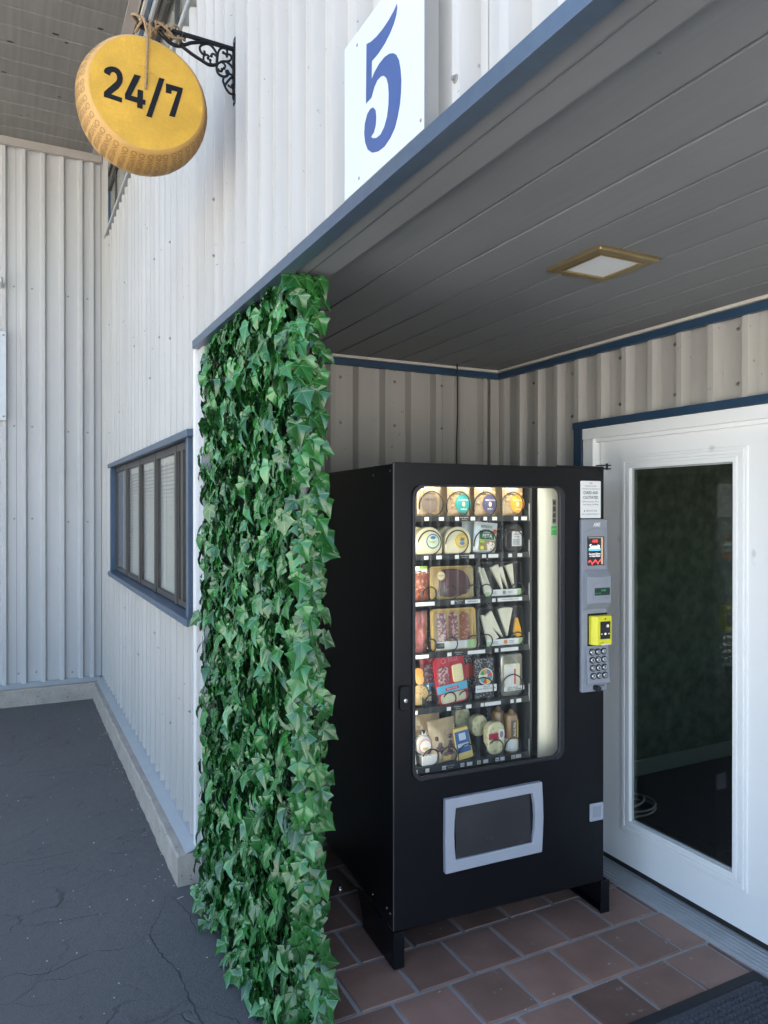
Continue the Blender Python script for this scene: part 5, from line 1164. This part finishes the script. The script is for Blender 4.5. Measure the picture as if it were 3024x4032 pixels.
for k in range(9):
    a0, a1 = 2*math.pi*k/9, 2*math.pi*(k+1)/9; ri = .008+.004*(k % 2)
    MB().prism([(.0+ri*math.cos(a0), .092+ri*math.sin(a0)), (.029*math.cos(a0), .092+.029*math.sin(a0)), (.029*math.cos((a0+a1)/2), .092+.029*math.sin((a0+a1)/2)), (.029*math.cos(a1), .092+.029*math.sin(a1)), (ri*math.cos(a1), .092+ri*math.sin(a1))], -.0138, -.0132).build('label_patch', CM_('patch%d' % k, cols[k], .4), o)
card(o, -.046, .050, .030, .058, -.0126, 'paper'); words(o, [('BELUGA', .004, .0515, .030), ('BLACK OSETRA CAVIAR', .002, .043, .086)], -.0138)
o = prod('caviar_box', 'second clear caviar box tucked behind the first', 'box', .418, 0.200, TRAYZ[4]+.004); MB().prism(rrect(-.046, .046, 0, .185, .006, 3), -.012, .014).build('box', CM_('dark_fill', (0.035, 0.035, 0.04), .25, speck=(150, .55, (.35, .35, .36)), coat=.5), o, bevel=.002); disc(o, .0, .105, .030, -.0126, CM_('patch0', cols[0], .4))
o = prod('truffle_cheese_pack', 'glossy clear pack of white cheese with red striped label', 'cheese', .584, 0.134, TRAYZ[4]+.003)
MB().prism(rrect(-.052, .052, 0, .172, .018, 5), -.006, .014).build('pack', CM_('foil', (0.45, 0.42, 0.36), .16, .7, var=(20, .4)), o, bevel=.005, smooth=50)
MB().prism(rrect(-.040, .034, .036, .132, .006, 3), -.012, -.004).build('cheese', ivory(), o, bevel=.004); card(o, -.034, .012, .042, .120, -.0126, 'paper'); card(o, .004, .012, .050, .112, -.0136, CM_('patch0', cols[0], .4), 'red_stripe')
card(o, -.044, .052, .024, .042, -.0140, 'paper'); words(o, [('SAINT ANGEL', -.002, .037, .050), ('TRIPLE CREAM', .002, .029, .066)], -.0150)
MB().pillow(0.104, 0.170, 0.036, y=0.0, seal=.04, wob=.3).build('film', 'film', o, smooth=True)

# row 6
Z6 = TRAYZ[5]+.001
o = prod('pale_wedge', 'pale yellow cheese wedge at the lower corner of the glass', 'cheese', .128, 0.132, Z6); MB().prism([(-.03, 0), (.024, 0), (.014, .118), (-.03, .118)], -.012, .02).build('piece', cream(), o, bevel=.004)
bx_ = prod('white_carton', 'small white carton beneath the paper wrapped cheese', 'carton', .205, 0.128, Z6); MB().box(-.030, .034, -.006, .05, 0, .036).build('carton', 'paper', bx_, bevel=.001)
card(bx_, -.002, .026, .002, .013, -.0062, 'paper', 'price_label')
o = prod('paper_wrapped_cheese', 'small round cheese in white paper with red rimmed label', 'cheese', .190, 0.142, Z6+.037)
MB().lathe([(0, -.010), (.030, -.009), (.036, -.003), (.037, .010), (.030, .016), (0, .017)], (0, 0, .037), 'y', 22).build('wheel', CM_('wrap_paper', (0.62, 0.62, 0.60), .4, bump=(60, .8, .004)), o, smooth=40); disc(o, .003, .034, .026, -.0104, CM_('patch0', cols[0], .4), 'label_rim'); disc(o, .003, .034, .0235, -.0112, 'paper'); card(o, -.008, .014, .022, .030, -.0124, CM_('gold_mid', (0.72, 0.52, 0.12), 0.4), 'gold_mark')
mb = MB()
for q in range(9):
    a = 2*math.pi*q/9; mb.add([(.012*math.cos(a), .002, .070+.004*math.sin(a)), (.030*math.cos(a+.3), .004, .086+.008*math.sin(a*2)), (.012*math.cos(a+.6), .004, .070+.004*math.sin(a+.6))], [(0, 1, 2)])
mb.build('paper_twist', CM_('wrap_paper', (0.62, 0.62, 0.60), .4), o)
def jerky(label, u, v, zz, yaw):
    o = prod('snack_pouch', label, 'pouch', u, v, zz, yaw, 'clear topped kraft pouches'); o.rotation_euler = (R(-6), R(-4), MROT+yaw)
    MB().pillow(0.118, 0.165, 0.030, seal=.10, wob=.3).build('bag', CM_('clear_kraft', (0.40, 0.30, 0.18), .22, var=(18, .15), coat=.6), o, smooth=True)
    mb = MB(); rr = random.Random(int(u*1e3))
    for q in range(16): mb.ball((rr.uniform(-.035, .035), -.012, rr.uniform(.02, .10)), (rr.uniform(.008, .014), .006, rr.uniform(.006, .012)), 8, 5)
    ob = mb.build('dried_pieces', CM_('dried', (0.10, 0.055, 0.065), .35, var=(60, .4)), o, smooth=True); ob['kind'] = 'stuff'
    card(o, -.030, .020, .008, .026, -.0165, gold(), 'gold_label')
jerky('front kraft pouch of dark dried pieces on the bottom tray', .280, .136, Z6, 0)
jerky('rear kraft pouch leaning behind the front pouch on the bottom tray', .246, .195, Z6+.022, .08)
o = prod('labelled_wedge', 'yellow cheese block with a blue label on the bottom tray', 'cheese', .366, 0.134, Z6); o.rotation_euler = (R(-4), R(-8), MROT)
MB().prism([(-.036, 0), (.040, 0), (.032, .124), (-.032, .124)], -.008, .024).build('piece', CM_('butter_cheese', (0.78, 0.58, 0.18), .35, var=(20, .06), coat=.4), o, bevel=.003)
card(o, -.030, .031, .028, .112, -.0086, CM_('navy_label', (0.03, 0.11, 0.33), .4)); card(o, -.014, .016, .076, .104, -.0096, CM_('pale_blue', (0.55, 0.62, 0.72), .4), 'crest'); card(o, -.024, .024, .050, .064, -.0096, CM_('pale_blue', (0.55, 0.62, 0.72), .4), 'white_band')
for k, (u, v, zz, r, lab) in enumerate(((.506, .136, Z6, .046, 'mottled cream cheese round with red band label at the tray front'), (.468, .20, Z6+.060, .040, 'cream cheese round queued second behind the banded one'), (.428, .27, Z6+.080, .040, 'cream cheese round queued last at the back of the bottom tray'))):
    o = prod('cheese_round', lab, 'cheese', u, v, zz, .1, 'cream cheese rounds')
    MB().prism(rrect(-r*.92, r*.92, 0, .130 if k == 0 else .085, r*.8, 6), -.014, .022).build('piece', CM_('mottled', (0.74, 0.68, 0.42), .5, speck=(60, .56, (.55, .48, .26)), bump=(50, .5, .003)), o, bevel=.006, smooth=50)
    if k == 0:
        card(o, -.040, .041, .064, .088, -.0146, CM_('crimson', (0.48, 0.03, 0.06), .4), 'red_band'); disc(o, .022, .080, .015, -.0158, 'paper', 'crest', .021); MB().prism(ellipse(.022, .080, .009, .014, 14), -.0172, -.0166).build('crest_print', CM_('grey_print2', (.25, .25, .3), .5), o)
o = prod('wrapped_salami', 'brown paper wrapped salami stick standing on the bottom tray', 'salami', .586, 0.136, Z6)
MB().lathe([(0, 0), (.027, .001), (.029, .01), (.028, .135), (.024, .150), (.012, .157), (.008, .168), (0, .172)], (0, .004, 0), 'z', 20).build('stick', CM_('brown_wrap', (0.28, 0.15, 0.055), .3, var=(20, .15), coat=.6), o, smooth=40)
MB().lathe([(0.0293, .008), (.0297, .010), (.0297, .054), (.0293, .056)], (0, .004, 0), 'z', 20).build('white_wrap', CM_('wrap_paper', (0.62, 0.62, 0.60), .4), o, smooth=40)
def curve_card(o, a0, a1, z0, z1, r, mat, name):
    n = 6; vs_ = [(r*math.sin(a0+(a1-a0)*k/n), .004-r*math.cos(a0+(a1-a0)*k/n), z) for z in (z0, z1) for k in range(n+1)]
    return MB().add(vs_, [(k, k+1, n+2+k, n+1+k) for k in range(n)]).build(name, mat, o)
curve_card(o, -.55, .35, .060, .132, .0302, CM_('dark_brown', (0.075, 0.05, 0.02), .4), 'dark_label'); curve_card(o, .36, .75, .060, .132, .0302, CM_('mustard', (0.55, 0.38, 0.04), .4), 'mustard_label')
mb = MB(); put_text(mb, 'ALLE-PIA', -.002, .096, y=-.0270, width=.058, rot=R(90), bold=.01); mb.build('lettering', CM_('lab_txt', (0.75, 0.72, 0.65), 0.5), o)
o = prod('wrapped_salami', 'second salami stick in the shadow behind the brown one', 'salami', .562, 0.195, Z6)
MB().lathe([(0, 0), (.027, .001), (.029, .01), (.028, .135), (.024, .150), (.012, .157), (.008, .168), (0, .172)], (0, .004, 0), 'z', 20).build('stick', CM_('brown_wrap', (0.28, 0.15, 0.055), .3, var=(20, .15), coat=.6), o, smooth=40)

# ================================================================== IVY SCREEN
iv = empty('ivy_screen', (0.82, 2.75, 0.0)); IO = Vector((0.82, 2.75, 0)); tag(iv, 'tall artificial ivy screen beside the vending machine', 'ivy screen')
def ivp(mb, name, mat, **k): mb.v = [(x-IO.x, y-IO.y, z-IO.z) for x, y, z in mb.v]; return mb.build(name, mat, iv, **k)
IX, IY0, IY1, IZ1 = 0.800, 2.150, 3.245, 2.385
ivp(MB().box(0.808, 0.832, 2.160, 2.185, 0, 2.40), 'post', 'alu_dull', bevel=.003)
ivp(MB().box(0.838, 0.856, 2.200, 2.225, 0, 2.40), 'post', 'alu_dull', bevel=.003)
ivp(MB().box(0.832, 0.836, 2.226, 3.245, 0.0, 2.385), 'backing_sheet', CM_('dark_net', (0.012, 0.022, 0.014), .8, var=(60, .3)))
rr = random.Random(99)
mb = MB(); z = 0.03
while z < 2.38:
    mb.tube([(IX+.004+rr.uniform(-.003, .003), IY0+(IY1-IY0)*k/8, z+rr.uniform(-.004, .004)) for k in range(9)], .0016, 4); z += 0.062
y = IY0
while y < IY1:
    mb.tube([(IX+.006+rr.uniform(-.003, .003), y+rr.uniform(-.004, .004), 2.385*k/16) for k in range(17)], .0016, 4); y += 0.062
z = 0.03
while z < 2.38: mb.tube([(IX, 2.148, z), (0.860, 2.146, z), (0.862, 2.20, z)], .0016, 4); z += 0.062
ivp(mb, 'lattice', 'lattice')['kind'] = 'stuff'
mb = MB()
for k in range(70):
    yy = rr.uniform(IY0, IY1); z0 = rr.uniform(0.1, 2.2); z1 = max(0.02, z0-rr.uniform(.3, .9)); n = 8
    mb.tube([(IX-.006+rr.uniform(-.006, .006), yy+rr.uniform(-.012, .012), z0+(z1-z0)*q/n) for q in range(n+1)], .0011, 4)
ivp(mb, 'stems', 'stem')['kind'] = 'stuff'
# leaf shapes
def leaf_shape(seed):
    r_ = random.Random(seed); lob = [(0.0, 0.03, 'n'), (0.17, -0.05, 's'), (0.38, 0.03, 'v'), (0.33, 0.25, 's'), (0.50, 0.43, 'v'), (0.29, 0.63, 's'), (0.15, 0.84, 's'), (0.0, 1.12, 'v')]
    right = [(x*(1+r_.uniform(-.12, .12)), y+r_.uniform(-.04, .04), t) for x, y, t in lob]
    left = [(-x*(1+r_.uniform(-.12, .12)), y+r_.uniform(-.04, .04), t) for x, y, t in lob[1:-1]][::-1]
    out = right + left; c = (0.0, 0.16)
    fold = r_.uniform(.03, .085); droop = r_.uniform(.05, .55); cup = r_.uniform(-.1, .3); mid = r_.uniform(.02, .40); tw = r_.uniform(-.3, .3)
    V, T, W_ = [], [], []
    def zf(x, y, t, q): return (-fold*.55 if t == 'v' else (fold*.75 if t == 's' else 0))*q - droop*max(0, y-.2)**2 - cup*x*x*1.6 + mid*abs(x) + tw*x*y
    V.append((c[0], c[1], -.03)); T.append(.06); W_.append(1.0)
    for q in (0.55, 1.0):
        for x, y, t in out:
            px, py = c[0]+(x-c[0])*q, c[1]+(y-c[1])*q; V.append((px, py, zf(px, py, t, q))); T.append((.03 if t == 'v' else -.05)*(1.0 if q < 1 else .8)); W_.append(1.0 if t == 'v' else 0.0)
    n = len(out); F = [(0, 1+i, 1+(i+1) % n) for i in range(n)]
    for i in range(n): j = (i+1) % n; F += [(1+i, 1+n+i, 1+n+j), (1+i, 1+n+j, 1+j)]
    V2 = V + [(-.012, .14, -.02), (.012, .14, -.02), (0, -.22, -.16)]; T2 = T + [.3, .3, .3]; W2 = W_ + [1, 1, 1]; F = F + [(len(V), len(V)+2, len(V)+1)]
    return V2, F, T2, W2
SHAPES = [leaf_shape(s_) for s_ in range(14)]
leaves = []
def add_leaf(p, n, zroll, size, tint, tiltu, tilts):
    n = Vector(n); up = Vector((0, 0, 1)); side = n.cross(up).normalized()
    N_ = (n + up*tiltu + side*tilts).normalized(); T_ = (-up - N_*(-up).dot(N_)).normalized()
    T_ = Matrix.Rotation(zroll, 3, N_) @ T_; X_ = T_.cross(N_)
    m_ = Matrix((( X_.x, T_.x, N_.x, p[0]), (X_.y, T_.y, N_.y, p[1]), (X_.z, T_.z, N_.z, p[2]), (0, 0, 0, 1))) @ Matrix.Scale(size, 4)
    leaves.append((m_, rr.randrange(len(SHAPES)), tint, N_))
def tnt(): return min(1, max(0, rr.gauss(.29, .25)))
z = 0.035
while z < IZ1+.005:
    y = IY0+0.005
    while y < IY1+.01:
        yy, zz = y+rr.uniform(-.014, .014), z+rr.uniform(-.016, .016)
        if rr.random() < .955:
            flare = max(0, (.25-zz))*.22*rr.random()
            edge_ = yy > IY1-.05
            add_leaf((IX-rr.uniform(.004, .050)-flare, yy + (.012 if edge_ else 0), max(.03, min(zz+.02, 2.372))), (-1, 0.04 if not edge_ else .25, 0), rr.gauss(.1, .50) + (-1.0*rr.random() if edge_ else 0), rr.uniform(.046, .086), tnt(), rr.choice((rr.uniform(-.15, .22), rr.uniform(-.1, .3), rr.uniform(.15, .75))), (rr.gauss(.10, .22) if rr.random() > .14 else rr.uniform(-1.1, -.4)))
        y += 0.0335
    z += 0.0340
z = 0.03
while z < IZ1+.01:                     # wrapped end of the screen, facing the camera
    for k in range(4):
        x = IX-.012+k*.022+rr.uniform(-.010, .010); zz = z+rr.uniform(-.012, .012)
        if rr.random() < .80:
            add_leaf((x, 2.143-rr.uniform(.004, .030), max(.03, min(zz+.02, 2.378))), (-0.25+k*.12, -1, 0), rr.gauss(.35 if k > 2 else 0, .45), rr.uniform(.054, .074), tnt(), rr.uniform(0, .55), rr.gauss(0, .30))
    for k in range(3):
        add_leaf((0.858+rr.uniform(0, .010), 2.165+k*.035, max(.03, zz+.015)), (1, -.5, 0), rr.gauss(.5, .5), rr.uniform(.046, .062), tnt()*.8, rr.uniform(0, .6), rr.gauss(0, .4))
    z += 0.036
for k in range(26):                    # bottom leaves spilling onto the ground
    yy = rr.uniform(1.98+.16, IY1); add_leaf((IX-rr.uniform(.05, .10), yy, rr.uniform(.03, .07)), (-1, -.2, 0), rr.gauss(0, .8), rr.uniform(.05, .064), tnt(), rr.uniform(.5, 1.4), rr.gauss(0, .5))
for k in range(16):
    add_leaf((IX+rr.uniform(0, .065), 2.125-rr.uniform(.0, .03), rr.uniform(.03, .22)), (.2, -1, 0), rr.gauss(.4, .6), rr.uniform(.055, .070), tnt(), rr.uniform(.1, 1.0), rr.gauss(0, .4))
CAMP = Vector((0, 0, 1.661))
def show(L_):
    m_, k, t, N_ = L_; p = m_.translation; d = p-CAMP; w = max(0.05, -N_.dot(d.normalized())); out_ = (IX-p.x) if p.y > 2.14 else (2.143-p.y)+.03
    return w/d.length_squared*(0.3+min(out_, .05)*20) if p.z < 2.36 else w/d.length_squared*.5
order = sorted(range(len(leaves)), key=lambda i: -show(leaves[i]))
single = set(order[:300])
variants = {}
def leaf_mesh(k, tq):
    if (k, tq) not in variants:
        V, F, T, W_ = SHAPES[k]; me = bpy.data.meshes.new('leaf'); me.from_pydata(V, [], F); me.materials.append(mt['leaf'])
        at = me.attributes.new('tint', 'FLOAT', 'POINT')
        for i, t in enumerate(T): at.data[i].value = min(1, max(0, (tq+.5)/6 + t))
        me.attributes.new('vein', 'FLOAT', 'POINT').data.foreach_set('value', W_)
        me.shade_smooth(); me.set_sharp_from_angle(angle=R(48)); variants[(k, tq)] = me
    return variants[(k, tq)]
V_, F_, T_, VE_ = [], [], [], []
for i, (m_, k, t, N_) in enumerate(leaves):
    if i in single:
        o = bpy.data.objects.new('leaf', leaf_mesh(k, int(t*5.99))); COL.objects.link(o); o.parent = iv
        m2 = m_.copy(); m2.translation = m_.translation - IO; o.matrix_local = m2
    else:
        V, F, T, W_ = SHAPES[k]; VE_ += W_; b0 = len(V_); V_ += [tuple(m_ @ Vector(v) - IO) for v in V]; F_ += [tuple(q+b0 for q in f) for f in F]; T_ += [min(1, max(0, t+q)) for q in T]
me = bpy.data.meshes.new('foliage'); me.from_pydata(V_, [], F_); me.materials.append(mt['leaf'])
at = me.attributes.new('tint', 'FLOAT', 'POINT'); at.data.foreach_set('value', T_); me.attributes.new('vein', 'FLOAT', 'POINT').data.foreach_set('value', VE_); me.shade_smooth(); me.set_sharp_from_angle(angle=R(48))
o = bpy.data.objects.new('foliage', me); COL.objects.link(o); o.parent = iv; o['kind'] = 'stuff'
# little teal clips where leaves meet the stems
mb = MB()
for i in order[:150]:
    if rr.random() < .45:
        m_ = leaves[i][0]; c = m_ @ Vector((0, .1, .05))
        for q in range(3):
            d = (m_.to_3x3() @ Vector((math.cos(q*1.05), math.sin(q*1.05), .1))).normalized()*.0042; mb.tube([c-d, c+d], .0008, 4)
ivp(mb, 'clips', 'clip')['kind'] = 'stuff'
